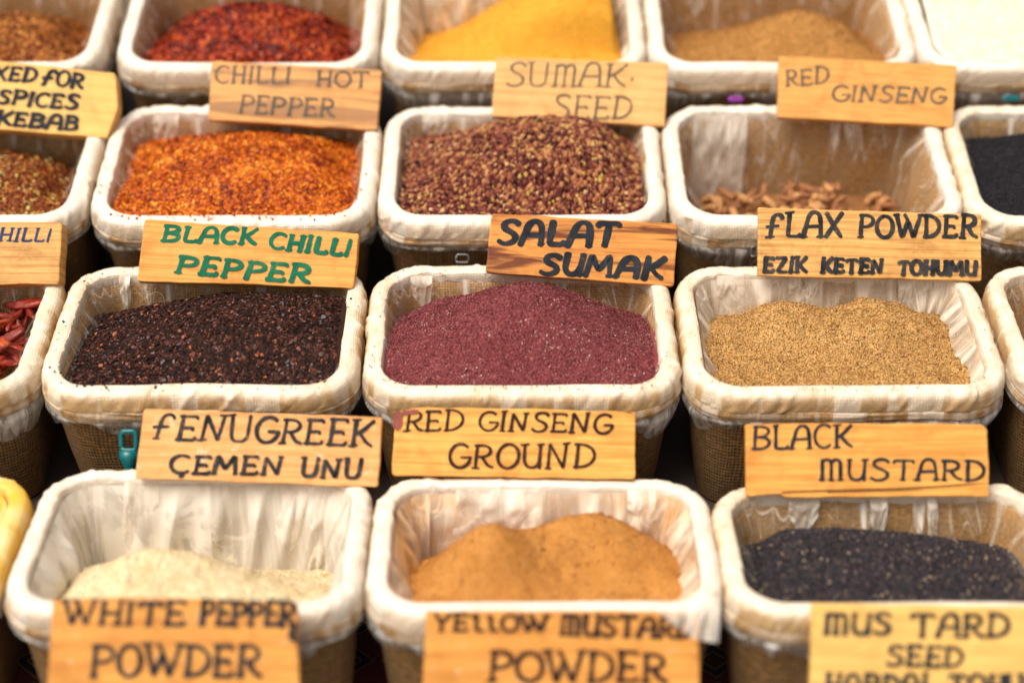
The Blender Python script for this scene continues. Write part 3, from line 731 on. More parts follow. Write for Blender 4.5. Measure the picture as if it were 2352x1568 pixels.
# ------------------------------------------------------------------ lettering: brush strokes
def A_(cx, cy, rx, ry, a0, a1, n=14):
    return [(cx + rx * math.cos(math.radians(a0 + (a1 - a0) * i / (n - 1))), cy + ry * math.sin(math.radians(a0 + (a1 - a0) * i / (n - 1)))) for i in range(n)]
GL = {  # width, strokes; s: stem that takes serifs
 'A': (.66, [[(.0, 0), (.10, .5), (.16, .82), (.28, .99), (.44, .98), (.55, .84), (.60, .5), (.62, 0)], [(.08, .40), (.61, .42)]], [(0, 0), (.62, 0)]),
 'B': (.60, [[(.08, 0), (.10, 1)], [(.02, .97)] + A_(.24, .76, .30, .22, 90, -80) + [(.12, .53)], [(.12, .53)] + A_(.24, .27, .34, .26, 80, -90) + [(.0, .02)]], []),
 'C': (.58, [A_(.34, .5, .32, .5, 50, 310, 20)], []),
 'Ç': (.58, [A_(.34, .5, .32, .5, 50, 310, 20), [(.38, 0), (.42, -.12), (.32, -.20)]], []),
 'D': (.62, [[(.08, 0), (.10, 1)], [(.0, .98)] + A_(.16, .5, .44, .48, 88, -88, 16) + [(0, .02)]], []),
 'E': (.54, [[(.08, 0), (.10, 1)], [(.02, .98), (.50, .98), (.50, .90)], [(.10, .5), (.42, .52), (.42, .44)], [(.0, .02), (.50, .02), (.52, .12)]], []),
 'f': (.56, [[(.56, .84), (.52, .97), (.38, 1.0), (.26, .92), (.20, .70), (.16, .30), (.12, 0)], [(0, .46), (.42, .50)]], [(.12, 0)]),
 'G': (.62, [A_(.34, .5, .33, .5, 50, 350, 22), [(.36, .44), (.67, .44)]], []),
 'H': (.60, [[(.08, 0), (.10, 1)], [(.50, 0), (.54, 1)], [(.10, .48), (.52, .50)]], [(.08, 0), (.10, 1), (.50, 0), (.54, 1)]),
 'I': (.22, [[(.09, 0), (.12, 1)]], [(.09, 0), (.12, 1)]),
 'İ': (.22, [[(.09, 0), (.12, .82)], [(.13, .99), (.14, 1.06)]], [(.09, 0)]),
 'i': (.20, [[(.07, 0), (.12, 1)]], []),
 'J': (.4, [[(.3, 1), (.3, .2), (.15, 0), (0, .1)]], []),
 'K': (.60, [[(.08, 0), (.10, 1)], [(.58, .98), (.30, .60), (.12, .46)], [(.22, .52), (.44, .16), (.60, .03)]], [(.08, 0), (.10, 1)]),
 'L': (.50, [[(.10, 1), (.08, .03), (.46, .02), (.50, .12)]], [(.10, 1)]),
 'l': (.40, [[(.0, .86), (.14, .99), (.16, .03), (.42, .02)]], []),
 'M': (.78, [[(.0, 0), (.10, 1), (.36, .25), (.64, 1), (.72, 0)]], [(0, 0), (.72, 0)]),
 'm': (.76, [[(.08, 0), (.08, .96)], [(.08, .86), (.20, .99), (.34, .95), (.38, .80), (.38, 0)], [(.38, .84), (.50, .99), (.64, .95), (.68, .80), (.68, 0)]], [(.08, 0), (.38, 0), (.68, 0)]),
 'N': (.68, [[(.06, 0), (.10, 1), (.50, .02), (.58, 1)]], [(.06, 0), (.58, 1)]),
 'O': (.64, [A_(.33, .5, .31, .5, 100, 460, 26)], []),
 'P': (.56, [[(.08, 0), (.10, 1)], [(.02, .97)] + A_(.24, .72, .30, .26, 90, -90) + [(.12, .46)]], [(.08, 0)]),
 'R': (.60, [[(.08, 0), (.10, 1)], [(.02, .97)] + A_(.24, .73, .28, .25, 90, -90) + [(.12, .48)], [(.26, .46), (.46, .10), (.62, .02)]], [(.08, 0)]),
 'S': (.56, [[(.52, .86), (.44, .97), (.28, 1.0), (.12, .92), (.08, .76), (.18, .60), (.36, .50), (.50, .36), (.50, .16), (.36, .02), (.16, 0), (.02, .12)]], []),
 'T': (.62, [[(.30, 0), (.31, .97)], [(.0, .88), (.02, .98), (.60, .98), (.62, .88)]], [(.30, 0)]),
 'U': (.62, [[(.06, 1), (.06, .30), (.16, .05), (.34, 0), (.48, .10), (.54, .30), (.56, 1)], [(.54, .3), (.55, 0)]], [(.06, 1), (.56, 1)]),
 'u': (.62, [[(.06, 1), (.07, .22), (.13, .05), (.26, .01), (.42, .03), (.53, .20), (.56, 1)]], [(.04, 1)]),
 'W': (.88, [[(.0, 1), (.22, 0), (.42, .72), (.62, 0), (.86, 1)], [(.30, 1), (.42, .72)]], [(0, 1), (.86, 1)]),
 'X': (.60, [[(.02, 1), (.56, 0)], [(.56, 1), (.02, 0)]], []),
 'Y': (.60, [[(.02, 1), (.28, .5), (.28, 0)], [(.58, 1), (.28, .5)]], [(.28, 0)]),
 'Z': (.56, [[(.02, .96), (.52, .98), (.04, .04), (.54, .02)]], []),
 '.': (.20, [[(.06, .30), (.08, .36)]], []),
}
def ribbon(pts, wd, z, rs, V, F, taper=.12):
    pts = np.asarray(pts, float)
    seglen = np.linalg.norm(np.diff(pts, axis=0), axis=1).sum()
    n = max(6, int(seglen / (wd * .35)))
    if len(pts) == 2:
        t = np.linspace(0, 1, n)[:, None]; Q = pts[0] + (pts[1] - pts[0]) * t
        nv = np.array([-(pts[1] - pts[0])[1], (pts[1] - pts[0])[0]]); nv /= np.linalg.norm(nv) + 1e-9
        Q = Q + nv * (np.sin(t * PI) * rs.uniform(-.02, .02) * seglen)
    else:
        dd = np.concatenate([[0], np.cumsum(np.linalg.norm(np.diff(pts, axis=0), axis=1))])
        t = np.linspace(0, dd[-1], n)
        Q = np.stack([np.interp(t, dd, pts[:, 0]), np.interp(t, dd, pts[:, 1])], -1)
        for _ in range(1): Q[1:-1] = Q[1:-1] * .5 + (Q[:-2] + Q[2:]) * .25
    T = np.gradient(Q, axis=0); T /= np.linalg.norm(T, axis=1)[:, None] + 1e-9
    Nn = np.stack([-T[:, 1], T[:, 0]], -1)
    ang = np.abs(T[:, 1])
    u = np.linspace(0, 1, n)
    r = wd / 2 * (.80 + .25 * ang) * (1 + (vn(u * seglen / wd * .8 + rs.uniform(0, 50), u * 0, 3) - .5) * .34)
    r *= np.where(u > .85, 1 - taper * (u - .85) / .15, 1)
    k0 = len(V)
    # rounded ends
    ext = []
    for a in np.linspace(0.15, 1, 4): ext.append((Q[0] - T[0] * r[0] * math.cos(a * PI / 2) * .8, r[0] * math.sin(a * PI / 2), Nn[0]))
    mid = [(Q[i], r[i], Nn[i]) for i in range(1, n - 1)]
    end = []
    for a in np.linspace(1, .15, 4): end.append((Q[-1] + T[-1] * r[-1] * math.cos(a * PI / 2) * .8, r[-1] * math.sin(a * PI / 2), Nn[-1]))
    allp = ext + mid + end
    for (q, rr, nv) in allp:
        a, b = q + nv * rr, q - nv * rr
        V.append((a[0], a[1], z)); V.append((b[0], b[1], z))
    for i in range(len(allp) - 1):
        F.append([k0 + 2 * i, k0 + 2 * i + 1, k0 + 2 * i + 3, k0 + 2 * i + 2])
def write(text, p0, p1, h, wd, slant, serif, rs, V, F, zc):
    p0, p1 = np.array(p0), np.array(p1)
    ux = (p1 - p0); L = np.linalg.norm(ux); ux /= L; uy = np.array([-ux[1], ux[0]])
    gap = .12
    adv = [(GL[c][0] if c != ' ' else .35) for c in text]
    jit = [rs.uniform(.94, 1.06) for _ in adv]
    tot = sum(a * j for a, j in zip(adv, jit)) + gap * (len(text) - 1)
    sx = L / tot; x = 0.0
    for c, a, j in zip(text, adv, jit):
        if c != ' ':
            hh = h * rs.uniform(.95, 1.05); dy = rs.uniform(-.025, .025) * h; sl = slant + rs.uniform(-.04, .04)
            def tr(q): return p0 + ux * (x * sx + q[0] * j * sx + sl * q[1] * hh) + uy * (q[1] * hh + dy)
            for st in GL[c][1]:
                zc[0] += 2.2e-5
                ribbon([tr(q) for q in st], wd * rs.uniform(.88, 1.12), zc[0], rs, V, F)
            if serif:
                for q in GL[c][2]:
                    zc[0] += 2.2e-5
                    e = serif * rs.uniform(.7, 1.2); tilt = rs.uniform(-.02, .05)
                    ribbon([tr((q[0] - e * h / sx / 1.0, q[1] - .0)), tr((q[0] + e * h / sx / 1.0, q[1] + tilt))], wd * .72, zc[0], rs, V, F)
        x += a * j + gap

# ------------------------------------------------------------------ wooden signs
def sign(corners, lines, wood, paint, label, plane, th=.012, serif=.10, wd=None, seed=0, poly=None, marks=()):
    """corners TL TR BR BL on the reference; plane = (front edge height reference row, lean degrees, point)"""
    o, lean = plane
    t = math.radians(lean)
    n = Vector((0, -math.cos(t), math.sin(t)))                 # faces out and up towards the buyer
    upv = Vector((0, math.sin(t), math.cos(t)))
    pol = poly or corners
    cen = sum((hit(px, py, o, n) for px, py in corners), Vector()) / 4
    tl, tr, br, bl = [hit(px, py, o, n) for px, py in corners]
    ax = ((tr - tl) + (br - bl)).normalized(); ay = n.cross(ax)
    R = Matrix((ax, ay, n)).transposed().to_4x4()
    M = Matrix.Translation(cen) @ R; Mi = M.inverted()
    root = empty('wooden_sign', M); tag(root, label, 'sign', 'hand lettered wooden price signs')
    rs = np.random.RandomState(seed + 3)
    Q = [np.array((Mi @ hit(px, py, o, n))[:2]) for px, py in pol[::-1]]
    out = []
    for i in range(len(Q)):
        a, b = Q[i], Q[(i + 1) % len(Q)]; p = Q[i - 1]
        d1 = (a - p) / np.linalg.norm(a - p); d2 = (b - a) / np.linalg.norm(b - a)
        rr = .0024 * rs.uniform(.4, 1.9)
        for f in np.linspace(0, 1, 5): # rounded corner
            q0, q2 = a - d1 * rr, a + d2 * rr
            out.append((1 - f) ** 2 * q0 + 2 * f * (1 - f) * a + f * f * q2)
        L = np.linalg.norm(b - a); k = int(L / .006)
        nv = np.array([d2[1], -d2[0]])
        for j in range(1, k):
            s = j / k
            if s * L < rr * 1.5 or (1 - s) * L < rr * 3: continue
            out.append(a + d2 * L * s + nv * ((fbm(np.array(s * L * 40 + i * 9), np.array(seed * 3.3), 5, 3) - .5) * .0022))
    out = np.array(out); c0 = out.mean(0); m = len(out)
    def ring(off, z):
        d = out - c0; l = np.linalg.norm(d, axis=1)[:, None]
        q = out - d / l * off; return np.column_stack([q, np.full(m, z)])
    rings = [ring(.0016, 0), ring(.0005, -.0004), ring(0, -.0014), ring(0, -th + .0012), ring(.0012, -th)]
    V = np.vstack(rings)
    F = [list(range(m))]
    for k in range(4):
        for i in range(m):
            j = (i + 1) % m
            F.append([k * m + i, (k + 1) * m + i, (k + 1) * m + j, k * m + j])
    F.append([4 * m + i for i in range(m)][::-1])
    mesh_obj('board', V, F, wood, root, smooth=False)
    zc = [.00025]
    for ln in lines:
        text, a, b, hpx = ln[:4]; slant = ln[4] if len(ln) > 4 else .12
        A = np.array((Mi @ hit(a[0], a[1], o, n))[:2]); B = np.array((Mi @ hit(b[0], b[1], o, n))[:2])
        scale = np.linalg.norm(B - A) / math.dist(a, b)
        VV, FF = [], []
        bw = (ln[5] if len(ln) > 5 else wd)
        dr = (B - A) / np.linalg.norm(B - A); du = np.array([-dr[1], dr[0]])
        A = A + (dr * .4 + du * .5) * bw * scale; B = B + (-dr * .4 + du * .5) * bw * scale
        write(text, A, B, (hpx - bw) * scale, bw * scale, slant, serif, rs, VV, FF, zc)
        mesh_obj('lettering', VV, FF, paint, root, smooth=False)
    for (nm, pts, wpx, mt) in marks:
        zc[0] += 3e-5
        q = [tuple((Mi @ hit(x, y, o, n))[:2]) for x, y in pts]
        sc = (tr - tl).length / math.dist(corners[0], corners[1])
        VV, FF = [], []
        ribbon(q, wpx * sc, zc[0], rs, VV, FF, .6)
        mesh_obj(nm, VV, FF, mt, root, smooth=False)
    # bent wire hook on the back
    hw = [(0, .012, -th), (0, .016, -th - .012), (0, .010, -th - .028), (0, -.006, -th - .034)]
    Vw, Fw = tube(crom(hw, 14), [.0008] * 14, 6)
    mesh_obj('wire_hook', Vw, Fw, M_WIRE, root)
    return M

M_WIRE = mat_plain('steel_wire', (.45, .45, .44), .35, .9)
WL, WD = (.80, .44, .110), (.50, .18, .028)
wood_a = mat_wood('honey_wood', WL, WD, 2.4, seed=1.3)
wood_b = mat_wood('warm_wood', (.76, .385, .095), (.48, .165, .024), 2.0, seed=4.1)
wood_c = mat_wood('pale_wood', (.76, .44, .17), (.52, .25, .075), 1.8, seed=7.7, gloss=.5)
wood_d = mat_wood('streaked_wood', (.72, .31, .075), (.34, .11, .025), .7, stain=(.10, .022, .014), stain_amt=.9, wavy=1.6, seed=2.2, gloss=.35)
wood_e = mat_wood('fine_grained_wood', (.77, .43, .14), (.28, .11, .024), 2.6, wavy=.5, seed=9.4)
wood_f = mat_wood('curved_grain_wood', (.74, .37, .105), (.44, .19, .045), .45, wavy=2.6, seed=5.8)
wood_g = mat_wood('yellow_wood', (.78, .49, .15), (.58, .32, .08), 1.6, seed=11.0, gloss=.5)
wood_h = mat_wood('stained_pale_wood', (.70, .36, .12), (.46, .20, .06), .7, stain=(.20, .10, .06), stain_amt=.6, seed=13.0)
wood_i = mat_wood('orange_wood', (.69, .33, .075), (.46, .16, .03), 1.3, seed=15.5, pale=(.72, .52, .38), gloss=.4)
wood_s = mat_wood('scuffed_wood', (.77, .42, .165), (.54, .21, .05), 2.0, seed=17.0, pale=(.85, .66, .50))
ink_k = mat_paint('blue_black_paint', (.010, .013, .019), .45, (.035, .042, .052))
ink_w = mat_paint('worn_black_paint', (.010, .012, .016), .8, (.06, .06, .062))
ink_g = mat_paint('green_paint', (.003, .095, .05), .45, (.012, .19, .10))
ink_f = mat_paint('faded_grey_paint', (.085, .075, .06), .95, (.17, .14, .10))
ink_b = mat_paint('brown_black_paint', (.028, .012, .011), .55)
M_STAIN = mat_paint('purple_brown_stain', (.22, .065, .05), .9)
M_SPLIT = mat_plain('dark_wood_split', (.07, .025, .008), .9)
ink_n = mat_paint('navy_paint', (.025, .04, .10), .4)

def rest(row, key, py_bottom, px, up=.006):
    """a point on the rim plane of the basket in front, seen at that place in the picture"""
    M, Wd, D = BASK[key]; n = (M.to_3x3() @ Vector((0, 0, 1)))
    o = M @ Vector((0, 0, up))
    return hit(px, py_bottom, o, n)
def front_of(key, py_top, px, off=.012):
    M, Wd, D = BASK[key]
    o = M @ Vector((0, -D / 2 - off, 0)); n = Vector((0, 1, 0))
    return hit(px, py_top, o, n)
LEAN = 42
sign([(905, 937), (1460, 946), (1460, 1100), (900, 1092)],
     [('RED', (927, 995), (1066, 991), 55, .10), ('GINSENG', (1096, 991), (1405, 999), 50, .08), ('GROUND', (1028, 1077), (1368, 1078), 61, .06)],
     wood_a, ink_b, 'wooden sign hand lettered red ginseng ground, in front of the sumac basket', (rest(1, '1M', 1097, 1176), LEAN), wd=7.5, serif=.15, seed=1, poly=[(907, 947), (960, 935), (1190, 938), (1455, 945), (1460, 950), (1460, 1100), (1200, 1097), (900, 1092)], marks=[('dark_stain', [(916, 952), (913, 968), (912, 984)], 20, M_STAIN), ('dark_stain', [(928, 948), (945, 946), (962, 945)], 15, M_STAIN)])
sign([(330, 938), (878, 958), (868, 1118), (310, 1098)],
     [('fENuGREEK', (345, 1012), (856, 1030), 68, .10), ('ÇEMEN', (385, 1091), (652, 1094), 51, .10), ('uNu', (686, 1098), (832, 1104), 52, .08)],
     wood_s, ink_w, 'scuffed wooden sign lettered fenugreek, in front of the black chilli flakes basket', (rest(1, '1L', 1106, 590), LEAN), wd=9.5, serif=.15, seed=2)
sign([(1712, 972), (2268, 975), (2273, 1140), (1715, 1140)],
     [('BLACK', (1725, 1037), (1960, 1031), 60, .06), ('mUSTARD', (1879, 1105), (2264, 1106), 55, .06)],
     wood_b, ink_k, 'wooden sign lettered black mustard with a split along its lower edge', (rest(1, '1R', 1138, 1990), LEAN), wd=8, serif=.15, seed=3, poly=[(1712, 974), (1850, 971), (2255, 974), (2268, 984), (2272, 1060), (2273, 1140), (1800, 1142), (1792, 1134), (1715, 1140)],
     marks=[('split', [(1795, 1130), (1900, 1126), (2050, 1122), (2150, 1117), (2268, 1108)], 3.0, M_SPLIT), ('split', [(1900, 1129), (2000, 1127), (2120, 1124)], 2.0, M_SPLIT)])
sign([(332, 503), (825, 536), (812, 662), (315, 645)],
     [('BLACK', (366, 559), (590, 567), 47, .14), ('CHILLi', (612, 575), (805, 594), 47, .12), ('PEPPER', (397, 630), (712, 656), 50, .16)],
     wood_b, ink_g, 'thick wooden sign with green lettering black chilli pepper', (rest(2, '2L', 652, 565), LEAN), th=.018, wd=11, serif=.15, seed=4)
sign([(1130, 490), (1557, 513), (1548, 658), (1115, 625)],
     [('SALAT', (1137, 567), (1420, 572), 69, .16), ('SUMAK', (1233, 636), (1525, 647), 61, .16)],
     wood_d, ink_k, 'dark streaked wooden sign with bold black lettering salat sumak', (rest(2, '2M', 642, 1335), LEAN), th=.010, wd=14.5, serif=.11, seed=5)
sign([(1741, 476), (2254, 492), (2255, 645), (1741, 633)],
     [('fLAX', (1757, 550), (1938, 549), 66, .06), ('POWDER', (1968, 550), (2246, 551), 62, .06), ('EZİK', (1749, 630), (1856, 631), 44, .06), ('KETEN', (1882, 631), (2032, 632), 43, .08), ('TOHUMU', (2058, 635), (2246, 637), 42, .06)],
     wood_e, ink_w, 'fine grained wooden sign lettered flax powder in two lines of black paint', (rest(2, '2R', 640, 1998), LEAN), th=.008, wd=10, serif=.15, seed=6)
sign([(487, 140), (878, 160), (865, 300), (477, 275)],
     [('CHILLI', (492, 195), (668, 195), 45, .06), ('HOT', (724, 201), (848, 204), 42, .04), ('PEPPER', (546, 262), (768, 271), 46, .08)],
     wood_h, ink_f, 'stained pale wooden sign with faded lettering chilli hot pepper', (rest(3, '3L', 288, 670), LEAN), wd=5.5, serif=.15, seed=7)
sign([(1138, 131), (1535, 145), (1528, 290), (1130, 268)],
     [('SumAK.', (1160, 200), (1462, 203), 60, .10), ('SEED', (1268, 275), (1450, 276), 60, .10)],
     wood_c, ink_f, 'pale wooden sign with thin faded lettering sumak seed, partly behind the seed heap', (rest(3, '3M', 279, 1330), LEAN), wd=5.5, serif=.15, seed=8)
sign([(1790, 128), (2198, 150), (2190, 292), (1787, 270)],
     [('RED', (1804, 203), (1906, 194), 45, .10), ('GINSENG', (1909, 235), (2172, 241), 43, .12)],
     wood_f, ink_f, 'wooden sign with curved grain lettered red ginseng, above the nearly empty basket', (rest(3, '3R', 281, 1990), LEAN), th=.012, wd=6, serif=.15, seed=9)
sign([(-135, 125), (265, 168), (245, 317), (-140, 287)],
     [('mIXED', (-78, 184), (84, 195), 42, .12), ('fOR', (90, 199), (192, 208), 44, .14), ('SPICES', (-12, 241), (180, 257), 42, .14), ('KEBAB', (-14, 290), (180, 304), 41, .12)],
     wood_g, ink_k, 'thick yellow wooden sign lettered mixed for spices kebab, cut off by the left edge', (rest(3, '3FL', 300, 60), LEAN), th=.022, wd=9.5, serif=.15, seed=10, poly=[(-135, 125), (265, 168), (271, 250), (245, 317), (-140, 287)])
sign([(-250, 508), (143, 510), (136, 652), (-252, 655)],
     [('CHILLi', (-38, 556), (117, 558), 36, .16)],
     wood_e, ink_n, 'thick wooden block sign with blue lettering chilli, cut off by the left edge', (rest(2, '2FL', 653, -50), LEAN), th=.026, wd=6, serif=.15, seed=11)
sign([(122, 1375), (685, 1380), (692, 1590), (106, 1588)],
     [('WHITE', (142, 1437), (428, 1440), 64, .06), ('PEPPER', (455, 1440), (682, 1442), 66, .05), ('POWDER', (203, 1557), (602, 1558), 80, .05)],
     wood_i, ink_k, 'orange wooden sign lettered white pepper powder with a dark chipped right edge', (front_of('1L', 1385, 400), LEAN), wd=11, serif=.15, seed=12, poly=[(122, 1376), (300, 1371), (560, 1377), (680, 1382), (686, 1440), (677, 1462), (684, 1490), (690, 1590), (106, 1588)],
     marks=[('dark_mark', [(674, 1432), (672, 1446), (668, 1458), (676, 1472)], 13, ink_k)])
sign([(978, 1403), (1605, 1403), (1608, 1605), (970, 1605)],
     [('YEllOW', (991, 1453), (1262, 1455), 49, .05), ('mUSTARD', (1282, 1462), (1592, 1472), 57, .04), ('POWDER', (1117, 1569), (1534, 1570), 78, .05)],
     wood_i, ink_b, 'orange wooden sign lettered yellow mustard powder under a white plastic corner', (front_of('1M', 1412, 1290), LEAN), wd=11.5, serif=.15, seed=13)
sign([(1868, 1385), (2474, 1396), (2480, 1640), (1858, 1632)],
     [('mUS', (1888, 1460), (2050, 1462), 58, .08), ('TARD', (2089, 1467), (2320, 1468), 62, .08), ('SEED', (2030, 1533), (2214, 1535), 55, .10), ('HARDAL TOHUMU', (1890, 1600), (2450, 1604), 58, .06)],
     wood_g, ink_k, 'yellow wooden sign lettered mustard seed in three lines, at the bottom right corner', (front_of('1R', 1395, 2170), LEAN), wd=11, serif=.15, seed=14)

# ------------------------------------------------------------------ small things between the rows
def at_depth(px, py, Y):
    r = ray(px, py); return CAM + r * (Y / r.y)
M_TEAL = mat_plain('teal_plastic', (.0, .13, .15), .3)
M_PURP = mat_plain('purple_plastic', (.25, .025, .30), .5)
M_STEEL = mat_plain('bright_steel', (.20, .20, .20), .3, .9)
def bar_frame(name, P0, wpx, hpx, mat, label, cat, rad=.0024, tail=0.0, tw=.004):
    """a rounded loop with a stem under it, like the hanging end of a scoop handle"""
    w, h = wpx, hpx
    L = [(-w / 2, -h / 2), (-w / 2, h / 2), (w / 2, h / 2), (w / 2, -h / 2)]
    V, F = [], []
    pts = []
    for i in range(4):
        a, b = np.array(L[i]), np.array(L[(i + 1) % 4])
        for s in np.linspace(.14, .86, 8): pts.append(a + (b - a) * s)
    pts.append(pts[0]); pts = np.array([(p[0], 0, p[1]) for p in pts])
    V, F = tube(pts, [rad] * len(pts), 8)
    root = empty(name, Matrix.Translation(P0) @ Matrix.Rotation(math.radians(-28), 4, 'X')); tag(root, label, cat)
    mesh_obj('loop', V, F, mat, root)
    if tail:
        zs = np.linspace(-h / 2, -h / 2 - tail, 10)
        V, F = tube([(0.0, 0, z) for z in zs], [tw * (1.9 if i < 2 else 1.0) for i in range(10)], 10)
        mesh_obj('stem', V, F, mat, root)
    return root
M2, W2, D2 = BASK['2L']; yF = (M2 @ Vector((0, -D2 / 2, 0))).y
s = 1 / 2240
bar_frame('scoop_handle', at_depth(296, 1012, yF - .012), 34 * s, 44 * s, M_TEAL, 'teal plastic scoop handle hanging beside the fenugreek sign', 'scoop handle', .0028, .075, .0055)
M3, W3, D3 = BASK['3M']; yF = (M3 @ Vector((0, -D3 / 2, 0))).y
bar_frame('metal_clip', at_depth(1062, 594, yF - .006), 32 * s, 20 * s, M_STEEL, 'shiny metal clip under the seed basket rim beside the salat sumak sign', 'clip', .0015)
bar_frame('metal_clip', at_depth(1732, 578, yF - .006), 14 * s, 24 * s, M_STEEL, 'small metal clip at the left end of the flax powder sign', 'clip', .0014)
M4, W4, D4 = BASK['4R']; yF = (M4 @ Vector((0, -D4 / 2, 0))).y
bar_frame('plastic_clip', at_depth(1690, 228, yF - .004), 36 * s, 7 * s, M_PURP, 'small purple plastic clip under the rim beside the red ginseng sign', 'clip', .0022)
bar_frame('plastic_clip', at_depth(2322, 226, yF - .004), 40 * s, 7 * s, M_TEAL, 'small teal plastic clip at the right edge below the cream powder basket', 'clip', .0022)

# stray fibre on the dark flakes
M, Wd, D = BASK['2L']
pp = [hit(x, y, M @ Vector((0, .05, .012)), Vector((0, -1, .35)).normalized()) for x, y in [(318, 706), (325, 692), (345, 676), (362, 671), (374, 680), (378, 700)]]
V, F = tube(crom([tuple(p) for p in pp], 30), [.00022] * 30, 5)
tag(mesh_obj('loose_fibre', V, F, mat_plain('jute_fibre', (.55, .38, .16), .6)), 'single curled golden fibre standing on the dark chilli flakes', 'fibre')

# crumbs spilled on the front rims
def crumbs(key, n, mat, kind, smin, smax, label, seed):
    M, Wd, D = BASK[key]; rs = np.random.RandomState(seed)
    P, N, S = path(Wd / 2, D / 2, RC); TV, TF = grains_template(kind)
    V = []; F = []
    for k in range(n):
        i = rs.randint(len(P)) if rs.rand() < .5 else int(len(P) * rs.uniform(.35, .65)); o = rs.uniform(-.0195, -.008)
        c = np.array((P[i][0] + N[i][0] * o, P[i][1] + N[i][1] * o, .0004 + rs.uniform(0, .0006)))
        R = rotmats(1, rs)[0]; b = len(V)
        V += list(TV * rs.uniform(smin, smax) @ R.T + c); F += [[a + b for a in f] for f in TF.tolist()]
    ob = mesh_obj('spilled_crumbs', V, F, mat); ob.matrix_world = M
    tag(ob, label, 'crumbs', None, 'stuff')
crumbs('2M', 150, G['sumac'], 'tet', .0010, .0022, 'maroon sumac crumbs spilled on the basket rim', 3)
crumbs('2L', 130, G['black'], 'flake', .0012, .0032, 'dark chilli crumbs spilled on the basket rim', 4)
crumbs('2R', 120, G['flax'], 'tet', .0010, .0022, 'golden flax crumbs spilled on the basket rim', 5)
crumbs('3L', 90, G['orange'], 'flake', .0015, .0036, 'orange chilli crumbs spilled on the basket rim', 6)

# white plastic corner hanging over the yellow mustard sign
def flap(key, outline, Yoff, label):
    M, Wd, D = BASK[key]
    n = Vector((0, -math.cos(math.radians(40)), math.sin(math.radians(40))))
    o = M @ Vector((0, -D / 2 - Yoff, -.004))
    P = [hit(x, y, o, n) for x, y in outline]
    Mi = M.inverted(); P = [Mi @ p for p in P]
    nn = (M.to_3x3().inverted() @ n)
    nu, nv = 24, 10
    V = []
    half = len(P) // 2
    top = crom([tuple(p) for p in P[:half]], nu); bot = crom([tuple(p) for p in P[half:][::-1]], nu)
    for i in range(nu):
        for j in range(nv):
            t = j / (nv - 1)
            q = top[i] * (1 - t) + bot[i] * t
            q = q + np.array(nn) * (.004 * math.sin(i * .9 + t) * t + (fbm(np.array(i * .4), np.array(t * 3), 3, 2) - .5) * .006 - .010 * (1 - t) ** 3)
            V.append(q)
    mesh_obj('plastic_flap', V, grid_faces(nu, nv, False), mat_film('flap_film', .36, .3, cap=.85, col=(.85, .79, .70)), ROOTS[key], uv=[(i * .004, j * .004) for i in range(nu) for j in range(nv)])
flap('1M', [(1495, 1392), (1560, 1388), (1620, 1380), (1655, 1370), (1650, 1475), (1600, 1468), (1555, 1440), (1505, 1402)], .030, '')

# ------------------------------------------------------------------ the stand, its kilim and the ground
def slab(name, prof, x0, x1, mat):
    n = len(prof)
    V = [(x0, y, z) for y, z in prof] + [(x1, y, z) for y, z in prof]
    F = [[i, (i + 1) % n, n + (i + 1) % n, n + i] for i in range(n)] + [list(range(n))[::-1], list(range(n, 2 * n))]
    return mesh_obj(name, V, F, mat, smooth=False)
top = []
for r in (1, 2, 3, 4):
    M, D = row_frame(r)
    for yy in (-D / 2 - .012, D / 2 + .010):
        q = M @ Vector((0, yy, -BODY_H - .004)); top.append((q.y, q.z))
# keep the steps going backwards only
for i in range(1, len(top)):
    if top[i][0] <= top[i - 1][0]: top[i] = (top[i - 1][0] + .002, top[i][1])
stand = slab('display_stand', [(top[0][0], .04)] + top + [(top[-1][0] + .05, .04)], -1.6, 1.6, mat_plain('dark_stand_wood', (.075, .052, .042), .85))
tag(stand, kind='structure')
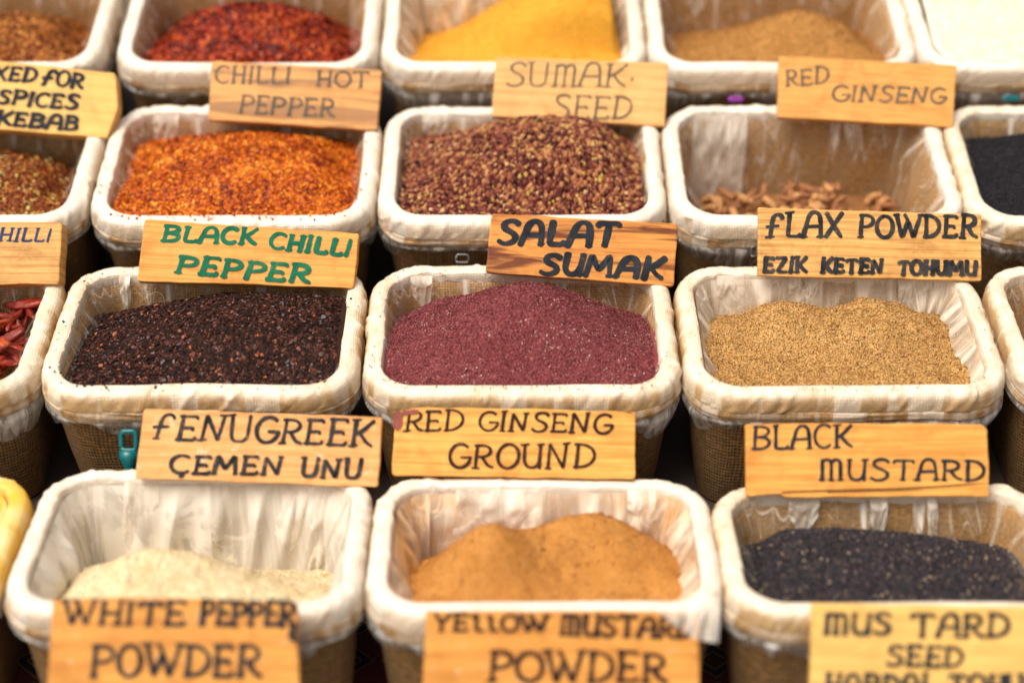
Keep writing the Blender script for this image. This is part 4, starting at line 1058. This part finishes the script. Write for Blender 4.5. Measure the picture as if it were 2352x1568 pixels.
# woven kilim over the two front steps
g = NT('kilim_weave'); sp = g.n('ShaderNodeSeparateXYZ'); g.l(g.coord('UV'), sp.inputs[0])
u, v = sp.outputs[0], sp.outputs[1]
def tri(x, p): return g.math('ABSOLUTE', g.math('SUBTRACT', g.math('MULTIPLY', g.math('FRACT', g.math('DIVIDE', x, p)), 2.0), 1.0))
q = g.math('ADD', tri(u, .062), tri(v, .058))
st = g.math('DIVIDE', g.math('FLOOR', g.math('MULTIPLY', q, 16)), 16)
c = g.ramp(st, [(0, (.07, .022, .016)), (.30, (.07, .022, .016)), (.38, (.36, .22, .04)), (.44, (.012, .018, .045)), (.75, (.012, .018, .045)), (.80, (.26, .03, .02)), (.84, (.30, .16, .03)), (.88, (.008, .010, .02)), (1.0, (.14, .014, .02))], 'CONSTANT')
wv, ck = weave(g, g.coord('UV'), .0016, .1)
c = g.mix(g.rng(wv, .5, 1, .7, 0), c, (.004, .004, .005))
red = g.math('GREATER_THAN', tri(u, .74), .82)
c = g.mix(red, c, (.14, .009, .016))
g.bump(wv, .5, .001)
M_KIL = g.set(col=c, rough=.9)
prof = [(top[0][0] - .004, .05)] + [(y - .004 if k % 2 == 0 else y - .004, z + .004) for k, (y, z) in enumerate(top[:2])]
V, UV, F = [], [], []
dense = []
for a, b in zip(prof[:-1], prof[1:]):
    for s_ in np.linspace(0, 1, 12, endpoint=False): dense.append((a[0] + (b[0] - a[0]) * s_, a[1] + (b[1] - a[1]) * s_))
dense.append(prof[-1])
acc = 0
for i, (y, z) in enumerate(dense):
    if i: acc += math.dist(dense[i - 1], dense[i])
    for x in np.linspace(-1.1, 1.1, 60): V.append((x, y, z)); UV.append((x + .012, acc))
nx = 60
F = np.array([[i * nx + j, i * nx + j + 1, (i + 1) * nx + j + 1, (i + 1) * nx + j] for i in range(len(dense) - 1) for j in range(nx - 1)])
tag(mesh_obj('kilim', V, F, M_KIL, uv=UV), 'dark patterned kilim with diamonds spread over the stand under the front baskets', 'kilim')
gv = [(-30, -30, 0), (30, -30, 0), (30, 30, 0), (-30, 30, 0)]
tag(mesh_obj('ground', gv, [[0, 1, 2, 3]], mat_plain('paving', (.12, .11, .10), .9)), kind='structure')
